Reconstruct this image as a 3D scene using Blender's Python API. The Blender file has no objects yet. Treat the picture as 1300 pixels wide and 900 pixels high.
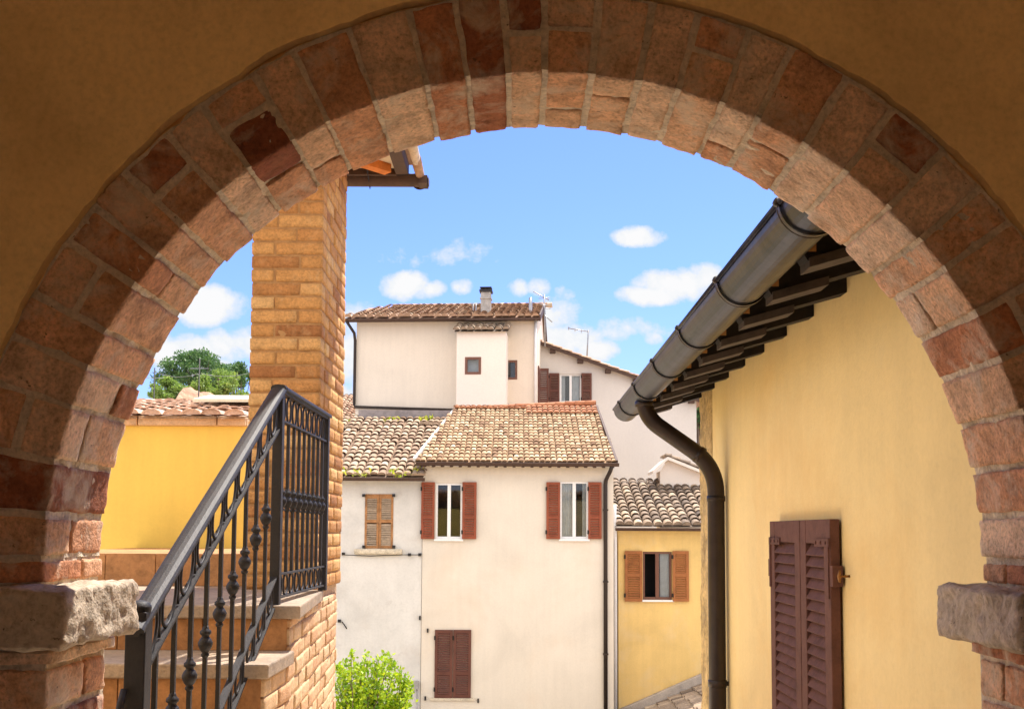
import bpy, math, random
from mathutils import Vector, Matrix, noise

random.seed(11)
SC = bpy.context.scene
COL = SC.collection
V3 = Vector
PI = math.pi
rad = math.radians

# ------------------------------------------------------------------ camera
EYE = V3((0.0, 0.0, 1.6))
PITCH, ROLL = rad(4.0), rad(0.3)
SX, SY = -5 / 1300.0, 0.1032
ROT = Matrix.Rotation(rad(90) + PITCH, 3, 'X') @ Matrix.Rotation(ROLL, 3, 'Z')


def at(px, py, Y=None, X=None, Z=None):
    """world point on the plane Y=, X= or Z= seen at that spot of the photograph (surveying)"""
    d = ROT @ V3(((px - 650) / 1300.0 + SX, (450 - py) / 1300.0 + SY, -1.0))
    if Y is not None:
        t = (Y - EYE.y) / d.y
    elif X is not None:
        t = (X - EYE.x) / d.x
    else:
        t = (Z - EYE.z) / d.z
    return EYE + d * t


cam = bpy.data.cameras.new('camera')
cam.lens = 36.0
cam.sensor_width = 36.0
cam.shift_x, cam.shift_y = SX, SY
cam.clip_start, cam.clip_end = 0.05, 3000
cam_o = bpy.data.objects.new('camera', cam)
COL.objects.link(cam_o)
cam_o.matrix_world = Matrix.Translation(EYE) @ ROT.to_4x4()
SC.camera = cam_o

# ------------------------------------------------------------------ light
SUN_EL, SUN_AZ = rad(63), rad(29)       # azimuth measured from +Y (ahead) towards +X (right)
sun_dir = V3((math.cos(SUN_EL) * math.sin(SUN_AZ), math.cos(SUN_EL) * math.cos(SUN_AZ), math.sin(SUN_EL)))
sl = bpy.data.lights.new('sun', 'SUN')
sl.energy = 3.8
sl.angle = rad(0.5)
sl.color = (1.0, 0.94, 0.85)
so = bpy.data.objects.new('sun', sl)
COL.objects.link(so)
so.rotation_euler = (-sun_dir).to_track_quat('-Z', 'Y').to_euler()

SC.view_settings.view_transform = 'Standard'
SC.view_settings.look = 'None'
SC.view_settings.gamma = 1.0
SC.view_settings.use_curve_mapping = False
SC.view_settings.exposure = 1.25
SC.render.engine = 'CYCLES'
SC.cycles.max_bounces = 10
SC.cycles.diffuse_bounces = 6
SC.cycles.use_denoising = True


class NT:
    """short node-tree writer"""
    def __init__(s, tree):
        s.t = tree
        s.n = tree.nodes
        s.l = tree.links

    def node(s, kind, ins=None, **props):
        n = s.n.new(kind)
        for k, v in props.items():
            setattr(n, k, v)
        for k, v in (ins or {}).items():
            sock = n.inputs[k]
            if hasattr(v, 'is_output'):
                s.l.new(v, sock)
            else:
                sock.default_value = v
        return n

    def math(s, op, a, b=None, clamp=False):
        ins = {0: a}
        if b is not None:
            ins[1] = b
        return s.node('ShaderNodeMath', ins, operation=op, use_clamp=clamp).outputs[0]

    def mix(s, f, a, b, blend='MIX'):
        n = s.node('ShaderNodeMix', data_type='RGBA', blend_type=blend)
        for i, v in ((0, f), (6, a), (7, b)):
            if hasattr(v, 'is_output'):
                s.l.new(v, n.inputs[i])
            else:
                n.inputs[i].default_value = (tuple(v) + (1,))[:4] if i else v
        return n.outputs[2]

    def noise(s, vec, scale, detail=5, rough=.55, dist=0.0):
        return s.node('ShaderNodeTexNoise', {'Vector': vec, 'Scale': scale, 'Detail': detail, 'Roughness': rough,
                                             'Distortion': dist}).outputs[0]

    def ramp(s, f, stops, interp='LINEAR'):
        n = s.node('ShaderNodeValToRGB', {0: f})
        n.color_ramp.interpolation = interp
        e = n.color_ramp.elements
        while len(e) < len(stops):
            e.new(0.5)
        for el, (p, c) in zip(e, stops):
            el.position = p
            el.color = (c, c, c, 1) if isinstance(c, (int, float)) else tuple(c) + (1,)
        return n.outputs[0]


# ------------------------------------------------------------------ sky: Nishita plus clouds far away on the dome
w = bpy.data.worlds.new('World')
SC.world = w
w.use_nodes = True
W = NT(w.node_tree)
W.n.clear()
sky = W.node('ShaderNodeTexSky', sky_type='NISHITA', sun_disc=False)
sky.sun_elevation = SUN_EL
sky.sun_rotation = SUN_AZ
sky.altitude = 300
sky.air_density = 1.0
sky.dust_density = 0.6
sky.ozone_density = 2.5
tc = W.node('ShaderNodeTexCoord')
sep = W.node('ShaderNodeSeparateXYZ', {0: tc.outputs['Generated']})
ysafe = W.math('MAXIMUM', sep.outputs[1], 0.02)
cu = W.math('DIVIDE', sep.outputs[0], ysafe)
cv = W.math('DIVIDE', sep.outputs[2], ysafe)
uv = W.node('ShaderNodeCombineXYZ', {0: cu, 1: cv, 2: 0.0}).outputs[0]
n1 = W.noise(uv, 14, 8, .58, .3)
n2 = W.noise(uv, 38, 9, .66)
# (x, y, half width, half height) of each cloud as it stands in the sky, surveyed from the photo
CLOUDS = [(262, 390, 58, 27, 1.0), (238, 384, 30, 22, .8), (225, 448, 60, 26, .9), (300, 436, 42, 26, .9), (250, 468, 90, 22, .6),
          (447, 402, 34, 26, .6), (520, 363, 36, 19, .85), (548, 366, 22, 13, .7), (588, 363, 17, 11, .7), (812, 300, 38, 15, .9), (862, 362, 58, 27, 1.15), (840, 374, 52, 16, 1.0),
          (895, 352, 30, 24, 1.0), (660, 366, 16, 12, .55), (684, 364, 17, 14, .7), (716, 372, 15, 14, .5),
          (706, 400, 38, 26, .7), (722, 432, 46, 28, .85), (752, 444, 34, 16, .9), (690, 418, 40, 24, .5), (452, 455, 40, 48, .75),
          (828, 430, 14, 10, .5), (440, 500, 60, 30, .5), (790, 420, 60, 14, .3), (560, 322, 60, 16, .2)]
field = None
for (cx, cy, a, b, s) in CLOUDS:
    d = at(cx, cy, Y=1.0) - EYE
    e = (W.math('MULTIPLY', W.math('SUBTRACT', cu, d.x), 1300.0 / a), W.math('MULTIPLY', W.math('SUBTRACT', cv, d.z), 1300.0 / b))
    r2 = W.math('ADD', W.math('POWER', W.math('ABSOLUTE', e[0]), 2.0), W.math('POWER', W.math('ABSOLUTE', e[1]), 2.0))
    f = W.math('MULTIPLY', W.math('SUBTRACT', 1.0, W.math('MULTIPLY', r2, 0.80)), s)
    field = f if field is None else W.math('MAXIMUM', field, f)
field = W.math('MULTIPLY', W.math('MAXIMUM', field, -0.6), 1.25)
dens = W.math('ADD', field, W.math('MULTIPLY', W.math('SUBTRACT', n1, 0.5), 2.6))
dens = W.math('ADD', dens, W.math('MULTIPLY', W.math('SUBTRACT', n2, 0.5), 1.6))
mask = W.ramp(dens, [(0.14, 0.0), (0.42, 0.62), (0.75, 1.0)])
ahead = W.ramp(sep.outputs[1], [(0.2, 0.0), (0.4, 1.0)])
mask = W.math('MULTIPLY', mask, ahead)
haze_low = W.ramp(cv, [(0.0, 0.75), (0.10, .30), (0.24, .05), (0.42, 0.0)])
mask = W.math('MAXIMUM', mask, W.math('MULTIPLY', W.math('MULTIPLY', haze_low, ahead), 0.7))
cloudcol = W.mix(W.ramp(dens, [(0.3, 0.0), (1.2, 1.0)]), (2.6, 2.9, 3.2), (3.4, 3.4, 3.44))
blue = W.mix(1.0, sky.outputs[0], (.47, .56, .96), 'MULTIPLY')
skycol = W.mix(mask, blue, cloudcol)
# unseen bright clouds, added behind the viewer and overhead to light the house fronts
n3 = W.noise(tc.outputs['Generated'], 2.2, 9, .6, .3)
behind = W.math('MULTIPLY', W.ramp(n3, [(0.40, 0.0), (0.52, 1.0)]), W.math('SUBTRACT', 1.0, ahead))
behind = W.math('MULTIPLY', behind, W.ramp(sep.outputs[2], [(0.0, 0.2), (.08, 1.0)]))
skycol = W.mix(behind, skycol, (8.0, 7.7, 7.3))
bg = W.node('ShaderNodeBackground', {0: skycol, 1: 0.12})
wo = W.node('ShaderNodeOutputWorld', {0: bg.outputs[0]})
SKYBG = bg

# ------------------------------------------------------------------ materials
def mat(name, ramp=None, color=None, rough=.85, mott=.16, mscale=3.0, bump=.25, bscale=40, patch=None, metallic=0.0,
        fine=.08, spec=.3, speck=None, trans=0.0, coat=0.0, streak=0.0, bdist=.01):
    """procedural surface: per-piece colour from the 'tint' attribute, broad mottling, patches, specks and fine bump"""
    m = bpy.data.materials.new(name)
    m.use_nodes = True
    T = NT(m.node_tree)
    T.n.clear()
    tco = T.node('ShaderNodeTexCoord').outputs['Object']
    if ramp:
        tint = T.node('ShaderNodeAttribute', attribute_name='tint').outputs['Fac']
        base = T.ramp(tint, ramp)
    else:
        rgb = T.node('ShaderNodeRGB')
        rgb.outputs[0].default_value = tuple(color) + (1,)
        base = rgb.outputs[0]
    big = T.noise(tco, mscale, 6, .6, .4)
    g = T.ramp(big, [(0.25, 1 - mott * 1.6), (0.5, 1.0), (0.75, 1 + mott)])
    base = T.mix(1.0, base, g, 'MULTIPLY')
    fn = T.noise(tco, bscale, 6, .65)
    if fine:
        base = T.mix(1.0, base, T.ramp(fn, [(0.3, 1 - fine * 1.5), (0.5, 1.0), (0.7, 1 + fine)]), 'MULTIPLY')
    if patch:                                       # (colour, scale, threshold, strength)
        for (pc, ps, th, st) in patch:
            pm = T.math('MULTIPLY', T.ramp(T.noise(tco, ps, 8, .65, .5), [(th - .04, 0.0), (th + .14, 1.0)]), st)
            base = T.mix(pm, base, pc)
    if streak:
        mp = T.node('ShaderNodeMapping', {'Vector': tco, 'Scale': (5.0, 5.0, .35)}).outputs[0]
        st = T.ramp(T.noise(mp, 1.6, 6, .6), [(0.35, 1 - streak), (0.6, 1.0)])
        base = T.mix(1.0, base, st, 'MULTIPLY')
    if speck:                                       # (colour, scale, threshold)
        pc, ps, th = speck
        base = T.mix(T.ramp(T.noise(tco, ps, 3, .7), [(th, 0.0), (th + .05, .85)]), base, pc)
    p = T.node('ShaderNodeBsdfPrincipled', {'Base Color': base, 'Roughness': rough, 'Metallic': metallic, 'Specular IOR Level': spec})
    if coat:
        p.inputs['Coat Weight'].default_value = coat
    if bump:
        bb = T.math('ADD', T.math('MULTIPLY', fn, 1.0), T.math('MULTIPLY', T.noise(tco, bscale * .25, 4, .6), 1.2))
        bn = T.node('ShaderNodeBump', {'Height': bb, 'Strength': bump, 'Distance': bdist})
        T.l.new(bn.outputs[0], p.inputs['Normal'])
    sh = p.outputs[0]
    if trans:
        tr = T.node('ShaderNodeBsdfTranslucent', {'Color': T.mix(1.0, base, (1.3, 1.5, .7), 'MULTIPLY')})
        sh = T.node('ShaderNodeMixShader', {0: trans, 1: sh, 2: tr.outputs[0]}).outputs[0]
    T.node('ShaderNodeOutputMaterial', {0: sh})
    return m


M = {}
M['ochre'] = mat('ochre_plaster', color=(.90, .65, .30), mott=.16, mscale=1.6, bump=.12, bscale=60, patch=[((.72, .48, .20), 1.3, .60, .4)])
M['arch_brick'] = mat('old_brick', ramp=[(0, (.28, .095, .05)), (.2, (.50, .205, .10)), (.45, (.66, .35, .195)), (.75, (.73, .45, .27)), (1, (.77, .55, .38))],
                      mott=.30, mscale=11, bump=1.0, bscale=85, bdist=.007, rough=.95, fine=.26,
                      patch=[((.72, .60, .46), 7, .54, .75), ((.24, .11, .06), 15, .62, .5), ((.40, .19, .09), 9, .58, .4), ((.22, .13, .08), 26, .66, .55)], speck=((.12, .075, .045), 34, .685))
M['arch_mortar'] = mat('old_lime_mortar', color=(.66, .55, .41), mott=.25, mscale=10, bump=.8, bscale=70, fine=.2, speck=((.12, .07, .04), 60, .68))
M['impost'] = mat('weathered_travertine', color=(.50, .40, .29), mott=.2, mscale=8, bump=1.0, bscale=45, bdist=.008, fine=.28,
                  patch=[((.64, .54, .41), 9, .55, .6), ((.27, .19, .13), 12, .60, .7)], speck=((.07, .05, .04), 48, .66))
M['pillar_brick'] = mat('ochre_brick', ramp=[(0, (.34, .15, .055)), (.25, (.47, .23, .08)), (.6, (.56, .30, .105)), (1, (.64, .40, .17))], mott=.14, mscale=14,
                        bump=.5, bscale=70, fine=.2, rough=.92, patch=[((.62, .42, .22), 9, .58, .45)], speck=((.20, .10, .04), 45, .68))
M['pillar_mortar'] = mat('ochre_mortar', color=(.42, .24, .10), mott=.2, mscale=12, bump=.5, bscale=70)
M['stair_mortar'] = mat('warm_stair_mortar', color=(.54, .38, .24), mott=.2, mscale=12, bump=.5, bscale=70, fine=.15)
M['stair_brick'] = mat('pale_brick', ramp=[(0, (.56, .32, .17)), (.5, (.62, .40, .22)), (1, (.66, .46, .27))], mott=.14, mscale=9, bump=.6, bscale=60,
                       fine=.16, rough=.92, patch=[((.66, .50, .32), 8, .58, .5)], speck=((.20, .11, .06), 40, .72))
M['cotto'] = mat('cotto_riser', ramp=[(0, (.34, .16, .06)), (1, (.50, .26, .11))], mott=.26, mscale=7, bump=.25, bscale=50, fine=.14, rough=.8)
M['tread'] = mat('worn_stone_tread', color=(.36, .275, .20), mott=.2, mscale=6, bump=.35, bscale=60, fine=.16, rough=.75,
                 patch=[((.34, .22, .13), 5, .58, .5)])
M['iron'] = mat('dark_iron', color=(.018, .015, .016), mott=.25, mscale=20, bump=.15, bscale=120, rough=.58, metallic=.25, spec=.5, fine=.15)
M['copper'] = mat('brown_gutter_metal', color=(.020, .022, .034), mott=.5, mscale=6, bump=.08, bscale=14, rough=.36, metallic=.8, spec=.5, fine=.10,
                  patch=[((.048, .046, .058), 5, .55, .8)])
M['pipe'] = mat('brown_downpipe_metal', color=(.028, .018, .014), mott=.25, mscale=9, bump=.05, bscale=30, rough=.42, metallic=.4, spec=.5)
M['yellow_near'] = mat('warm_yellow_plaster', color=(.89, .705, .34), mott=.08, mscale=1.1, bump=.16, bscale=50, streak=.035, fine=.03,
                       patch=[((.82, .57, .22), .7, .56, .6), ((.86, .72, .44), 2.6, .64, .35)])
M['yellow_left'] = mat('saturated_yellow_plaster', color=(.82, .595, .125), mott=.09, streak=.05, mscale=.8, bump=.1, bscale=40, fine=.02)
M['yellow_far'] = mat('faded_yellow_plaster', color=(.76, .53, .20), mott=.10, mscale=.9, bump=.1, bscale=30, streak=.05, fine=.04,
                      patch=[((.74, .56, .30), 1.1, .55, .6)])
M['cream'] = mat('cream_plaster', color=(.69, .62, .525), mott=.09, mscale=.5, patch=[((.66, .54, .42), .45, .55, .6)], bump=.1, bscale=20, fine=.03, streak=.035)
M['cream_warm'] = mat('warm_cream_plaster', color=(.72, .63, .52), mott=.06, mscale=.5, bump=.1, bscale=20, fine=.03, streak=.035)
M['white_old'] = mat('old_white_plaster', color=(.65, .625, .585), mott=.13, mscale=.7, bump=.15, bscale=20, fine=.04, streak=.03,
                     patch=[((.52, .47, .42), 1.0, .58, .6), ((.44, .40, .36), 3.2, .66, .7)])
M['white_pink'] = mat('pale_pink_plaster', color=(.78, .70, .62), mott=.04, mscale=.6, bump=.08, bscale=20, fine=.03, streak=.01)
M['white_far'] = mat('pale_grey_plaster', color=(.60, .56, .52), mott=.08, mscale=.35, bump=.1, bscale=15, fine=.03, streak=.02)
M['rough_corner'] = mat('patchy_corner_render', color=(.56, .41, .19), mott=.35, mscale=5, bump=.9, bscale=28, bdist=.02, fine=.25,
                        patch=[((.36, .25, .13), 6, .56, .7)])
TILE = [(0, (0.216, 0.117, 0.072)), (.2, (0.324, 0.189, 0.117)), (.5, (0.414, 0.261, 0.171)), (.8, (0.486, 0.342, 0.234)), (1, (0.540, 0.432, 0.315))]
M['tile'] = mat('terracotta_roof_tile', ramp=TILE, mott=.2, mscale=6, bump=.4, bscale=40, fine=.2, rough=.95,
                patch=[((.30, .26, .20), 3.2, .62, .5)], speck=((.16, .12, .09), 22, .70))
M['tile_new'] = mat('golden_roof_tile', ramp=[(0, (0.224, 0.129, 0.073)), (.3, (0.344, 0.215, 0.120)), (.7, (0.430, 0.292, 0.172)), (1, (0.516, 0.396, 0.258))], mott=.14, mscale=5,
                    bump=.3, bscale=40, fine=.14, rough=.95, speck=((.30, .20, .12), 18, .72))
M['tile_red'] = mat('red_ridge_tile', ramp=[(0, (0.378, 0.146, 0.069)), (1, (0.473, 0.224, 0.120))], mott=.2, mscale=6, bump=.3, bscale=40)
M['tile_grey'] = mat('lichened_roof_tile', ramp=[(0, (0.112, 0.086, 0.069)), (.35, (0.232, 0.172, 0.125)), (.7, (0.361, 0.267, 0.189)), (1, (0.482, 0.378, 0.267))], mott=.25, mscale=4,
                     bump=.4, bscale=40, fine=.2, rough=.95, patch=[((.24, .20, .17), 1.2, .60, .5)])
M['tile_pink'] = mat('pink_roof_tile', ramp=[(0, (.38, .24, .17)), (.4, (.58, .40, .30)), (1, (.70, .54, .42))], mott=.2, mscale=6, bump=.4, bscale=40, fine=.15, rough=.95, speck=((.22, .15, .11), 22, .68))
M['tile_tan'] = mat('tan_roof_tile', ramp=[(0, (0.189, 0.120, 0.077)), (.3, (0.310, 0.206, 0.138)), (.7, (0.404, 0.292, 0.198)), (1, (0.482, 0.378, 0.275))], mott=.2, mscale=4, bump=.4, bscale=40, fine=.2, rough=.95, patch=[((.36, .25, .20), 2.2, .60, .5)])
M['under'] = mat('dark_tile_bed', color=(.22, .13, .08), mott=.25, mscale=6, bump=.3)
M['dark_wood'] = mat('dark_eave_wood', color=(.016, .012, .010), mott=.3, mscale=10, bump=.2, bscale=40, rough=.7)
M['grey_wood'] = mat('weathered_lit_rafter_wood', color=(.075, .060, .055), mott=.3, mscale=10, bump=.2, bscale=40, rough=.7)  # aged wood, with the lit look of the tail undersides put into its grey
M['rafter_end'] = mat('sunlit_tone_rafter_end', color=(.50, .26, .09), mott=.2, mscale=14, bump=.2)  # sunlight on the rafter ends, put into the colour as orange
M['eave_brown'] = mat('brown_eave_wood', color=(.075, .042, .030), mott=.2, mscale=8, bump=.2, rough=.7)
M['orange_beam'] = mat('orange_stained_beam', color=(.62, .20, .045), mott=.15, mscale=10, bump=.2)
M['soffit_white'] = mat('cream_soffit', color=(.74, .62, .44), mott=.06, mscale=2, bump=.1)
M['shutter_near'] = mat('maroon_shutter_paint', color=(.145, .070, .056), mott=.18, mscale=10, bump=.14, bscale=60, rough=.72, spec=.15, streak=.12)
M['shutter_red'] = mat('red_brown_shutter_paint', color=(.25, .062, .028), mott=.2, mscale=3, bump=.1, rough=.65, fine=.1, streak=.12)
M['shutter_dark'] = mat('dark_brown_shutter_paint', color=(.12, .042, .028), mott=.2, mscale=4, bump=.1, rough=.6, fine=.08)
M['shutter_orange'] = mat('orange_brown_shutter_paint', color=(.33, .12, .036), mott=.2, mscale=4, bump=.1, rough=.6)
M['shutter_worn_slat'] = mat('bleached_slat_wood', color=(.36, .27, .19), mott=.25, mscale=8, bump=.2, fine=.2)
M['shutter_worn_frame'] = mat('faded_orange_shutter_frame', color=(.35, .17, .07), mott=.3, mscale=5, bump=.2, fine=.2)
M['frame_white'] = mat('white_window_paint', color=(.78, .77, .76), mott=.03, bump=.02, rough=.5)
M['frame_brown'] = mat('brown_window_paint', color=(.16, .07, .045), mott=.1, bump=.05, rough=.5)
M['stone_sill'] = mat('pale_sill_stone', color=(.58, .50, .38), mott=.2, mscale=9, bump=.4, fine=.2)
M['lead'] = mat('grey_flashing', color=(.25, .22, .22), mott=.25, mscale=5, bump=.2, rough=.6)
M['white_pipe'] = mat('white_plastic_pipe', color=(.74, .73, .73), mott=.05, mscale=5, bump=0, rough=.45)
M['concrete'] = mat('grey_concrete', color=(.36, .34, .32), mott=.2, mscale=6, bump=.4, fine=.15)
M['coping'] = mat('grey_coping_render', color=(.44, .38, .33), mott=.22, mscale=3, bump=.4, fine=.15)
M['curtain'] = mat('pale_curtain', color=(.62, .62, .62), mott=.1, mscale=8, bump=0)
M['interior'] = mat('dark_room', color=(.028, .026, .026), bump=0)
M['steel'] = mat('grey_steel', color=(.35, .35, .36), metallic=.8, rough=.4, bump=0)
M['brass'] = mat('old_brass', color=(.30, .15, .05), metallic=.6, rough=.5, bump=0)
M['bark'] = mat('bark', color=(.13, .09, .065), mott=.3, mscale=6, bump=.5)
M['leaf_bush'] = mat('fresh_green_leaf', ramp=[(0, (.09, .20, .015)), (.45, (.27, .40, .015)), (1, (.54, .60, .03))], mott=.2, mscale=4, bump=0, fine=0, rough=.5, trans=.22)
M['leaf_pine'] = mat('pine_needle', ramp=[(0, (.045, .10, .045)), (.5, (.08, .17, .06)), (1, (.16, .25, .08))], mott=.2, mscale=.8, bump=0, fine=0, rough=.6, trans=.2)
M['leaf_pale'] = mat('pale_green_leaf', ramp=[(0, (.13, .20, .05)), (.5, (.22, .31, .08)), (1, (.32, .40, .13))], mott=.2, mscale=.8, bump=0, fine=0, rough=.6, trans=.3)
M['leaf_moss'] = mat('yellow_roof_plant', ramp=[(0, (.24, .30, .03)), (1, (.52, .48, .07))], mott=.2, bump=0, fine=0, rough=.6, trans=.3)
M['earth'] = mat('red_earth', color=(.42, .24, .15), mott=.3, mscale=.8, bump=.6, bscale=6, bdist=.2, patch=[((.50, .33, .22), .7, .55, .6)])
M['terrace'] = mat('terrace_paving', color=(.80, .71, .58), mott=.12, mscale=3, bump=.3)
M['ground'] = mat('village_paving', color=(.42, .35, .28), mott=.2, mscale=.3, bump=.2)
M['pale_sheet'] = mat('pale_roof_sheet', color=(.66, .59, .44), mott=.06, mscale=2, bump=.05, rough=.6)
M['loggia_floor'] = mat('loggia_floor_cotto', color=(.17, .12, .08), mott=.2, mscale=3, bump=.2)


def glass_mat():
    m = bpy.data.materials.new('window_glass')
    m.use_nodes = True
    T = NT(m.node_tree)
    T.n.clear()
    fr = T.node('ShaderNodeFresnel', {'IOR': 1.5}).outputs[0]
    fac = T.math('ADD', T.math('MULTIPLY', fr, .9), .02, True)
    a = T.node('ShaderNodeBsdfTransparent', {0: (.80, .84, .84, 1)}).outputs[0]
    b = T.node('ShaderNodeBsdfGlossy', {0: (.95, .97, 1, 1), 'Roughness': .03}).outputs[0]
    T.node('ShaderNodeOutputMaterial', {0: T.node('ShaderNodeMixShader', {0: fac, 1: a, 2: b}).outputs[0]})
    return m


M['glass'] = glass_mat()


# ------------------------------------------------------------------ mesh writing
class MB:
    def __init__(s):
        s.v, s.f, s.t, s.sm = [], [], [], []

    def face(s, pts, tint=.5, smooth=False):
        i = len(s.v)
        s.v += [V3(p) for p in pts]
        s.f.append(tuple(range(i, i + len(pts))))
        s.t.append(tint)
        s.sm.append(smooth)

    def mesh(s, pts, faces, tint=.5, smooth=False):
        i = len(s.v)
        s.v += [V3(p) for p in pts]
        for f in faces:
            s.f.append(tuple(i + k for k in f))
            s.t.append(tint)
            s.sm.append(smooth)

    def box(s, x0, x1, y0, y1, z0, z1, tint=.5, m=None):
        p = [V3((x, y, z)) for z in (z0, z1) for y in (y0, y1) for x in (x0, x1)]
        if m is not None:
            p = [m @ q for q in p]
        s.mesh(p, [(0, 2, 3, 1), (4, 5, 7, 6), (0, 1, 5, 4), (2, 6, 7, 3), (0, 4, 6, 2), (1, 3, 7, 5)], tint)

    def bar(s, a, b, wd, ht, up=(0, 0, 1), tint=.5):
        a, b = V3(a), V3(b)
        d = (b - a).normalized()
        x = d.cross(V3(up)).normalized()
        z = x.cross(d)
        p = [q + x * (sx * wd / 2) + z * (sz * ht / 2) for q in (a, b) for sz in (-1, 1) for sx in (-1, 1)]
        s.mesh(p, [(0, 1, 3, 2), (4, 6, 7, 5), (0, 4, 5, 1), (2, 3, 7, 6), (0, 2, 6, 4), (1, 5, 7, 3)], tint)

    def tube(s, pts, r, n=10, closed=False, tint=.5, flat=1.0, up=None, caps=True):
        pts = [V3(p) for p in pts]
        k = len(pts)
        rs = r if isinstance(r, (list, tuple)) else [r] * k
        out, nrm = [], None
        for i, p in enumerate(pts):
            a = pts[i - 1] if (i or closed) else pts[i]
            b = pts[(i + 1) % k] if (i < k - 1 or closed) else pts[i]
            d = (b - a).normalized()
            if up is not None:
                x = d.cross(V3(up)).normalized()
            else:
                if nrm is None:
                    nrm = d.orthogonal().normalized()
                x = (nrm - d * nrm.dot(d)).normalized()
                nrm = x
            z = d.cross(x)
            for j in range(n):
                t = 2 * PI * j / n
                out.append(p + (x * math.cos(t) * flat + z * math.sin(t)) * rs[i])
        fs = []
        for i in range(k if closed else k - 1):
            for j in range(n):
                a, b = i * n + j, i * n + (j + 1) % n
                c, d = ((i + 1) % k) * n + (j + 1) % n, ((i + 1) % k) * n + j
                fs.append((a, b, c, d))
        if caps and not closed:
            fs.append(tuple(range(n))[::-1])
            fs.append(tuple((k - 1) * n + j for j in range(n)))
        s.mesh(out, fs, tint, True)

    def lathe(s, c, prof, n=10, tint=.5):
        s.tube([V3(c) + V3((0, 0, z)) for r, z in prof], [max(r, 1e-4) for r, z in prof], n, tint=tint, up=(1, 0, 0))

    def rough(s, fmap, dims, cells, amp, rr, seed, tint=.5, freq=1.0):
        """a worn block: rounded box with noise-eaten faces; fmap takes local metres to the world"""
        A = V3(dims)
        key, pts, fs = {}, [], []

        def vid(p):
            kk = (round(p.x, 5), round(p.y, 5), round(p.z, 5))
            if kk not in key:
                q = V3([min(max(p[i], rr), A[i] - rr) for i in range(3)])
                d = p - q
                if d.length > 1e-6:
                    d.normalize()
                    g = q + d * rr
                else:
                    g, d = p, V3((0, 0, 0))
                h = V3((p.x * 14 * freq + seed * 3.7, p.y * 14 * freq + seed * 1.3, p.z * 14 * freq - seed * 2.1))
                nz = noise.noise(h) + .55 * noise.noise(h * 2.7) + .3 * noise.noise(h * 6.1)
                if noise.noise(h * 1.6 + V3((9, 3, 1))) > .45:
                    nz -= .4
                key[kk] = len(pts)
                pts.append(fmap(g + d * (amp * (nz - .35))))
            return key[kk]

        for ax in range(3):
            b, c = (ax + 1) % 3, (ax + 2) % 3
            nb, nc = cells[b], cells[c]
            for side in (0, 1):
                for i in range(nb):
                    for j in range(nc):
                        q = []
                        for (ii, jj) in ((i, j), (i + 1, j), (i + 1, j + 1), (i, j + 1)):
                            p = V3((0, 0, 0))
                            p[ax] = A[ax] * side
                            p[b] = A[b] * ii / nb
                            p[c] = A[c] * jj / nc
                            q.append(vid(p))
                        fs.append(tuple(q if side else q[::-1]))
        s.mesh(pts, fs, tint, True)

    def build(s, name, material, parent=None, bevel=0.0, label=None, cat=None, group=None, kind=None):
        """link as ONE mesh object, a child of parent or a top-level object with its origin at its base"""
        me = bpy.data.meshes.new(name)
        if parent is not None:
            org = ORG[parent.name]
        else:
            lo = V3([min(p[i] for p in s.v) for i in range(3)])
            hi = V3([max(p[i] for p in s.v) for i in range(3)])
            org = V3(((lo.x + hi.x) / 2, (lo.y + hi.y) / 2, lo.z))
        me.from_pydata([tuple(p - org) for p in s.v], [], s.f)
        at_ = me.attributes.new('tint', 'FLOAT', 'FACE')
        at_.data.foreach_set('value', s.t)
        me.polygons.foreach_set('use_smooth', s.sm)
        me.materials.append(material)
        me.update()
        o = bpy.data.objects.new(name, me)
        COL.objects.link(o)
        if parent is not None:
            o.parent = parent
        else:
            o.location = org
        ORG[o.name] = org
        if bevel:
            b = o.modifiers.new('bevel', 'BEVEL')
            b.width = bevel
            b.segments = 2
            b.limit_method = 'ANGLE'
        tag(o, label, cat, group, kind)
        return o


ORG = {}


def tag(o, label=None, cat=None, group=None, kind=None):
    for k, v in (('label', label), ('category', cat), ('group', group), ('kind', kind)):
        if v:
            o[k] = v
    return o


def thing(name, label, cat, loc, group=None):
    o = bpy.data.objects.new(name, None)
    o.empty_display_size = .3
    COL.objects.link(o)
    o.location = loc
    ORG[o.name] = V3(loc)
    return tag(o, label, cat, group)


R = random.random
U = random.uniform
EOFF = EYE.z
# ================================================================== THE GROUND
GZ = -4.2
g = MB()
g.face([(-700, -300, GZ), (700, -300, GZ), (700, 1500, GZ), (-700, 1500, GZ)])
g.build('ground', M['ground'], kind='structure')

# ================================================================== LOGGIA with the brick arch
YF, YB = 2.485, 2.850            # room face and outer face of the bricks
ACX, ACZ = 0.075, EYE.z - 0.071  # arch centre
RI, RO = 1.216, 1.425
log = thing('loggia', 'ochre plastered loggia with a wide round brick arch framing the view', 'loggia', (ACX, YB, 0))

pw = MB()                         # plaster wall with a ragged round hole, a little proud of the bricks
yf, yb = YF - .014, YB + .014
n = 160


def ragged(i, s):
    a = PI * i / n
    r = RO + .006 + .012 * noise.noise(V3((a * 9, s, 0))) + .007 * noise.noise(V3((a * 31, s, 2)))
    return V3((ACX + r * math.cos(a), 0, ACZ + r * math.sin(a)))


WX, WZ = 3.4, 3.32


def outer(i):
    a = PI * i / n
    c, s_ = math.cos(a), math.sin(a)
    k = min(WX / max(abs(c), 1e-6), (WZ - ACZ) / max(s_, 1e-6))
    return V3((c * k + ACX, 0, ACZ + s_ * k))


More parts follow.
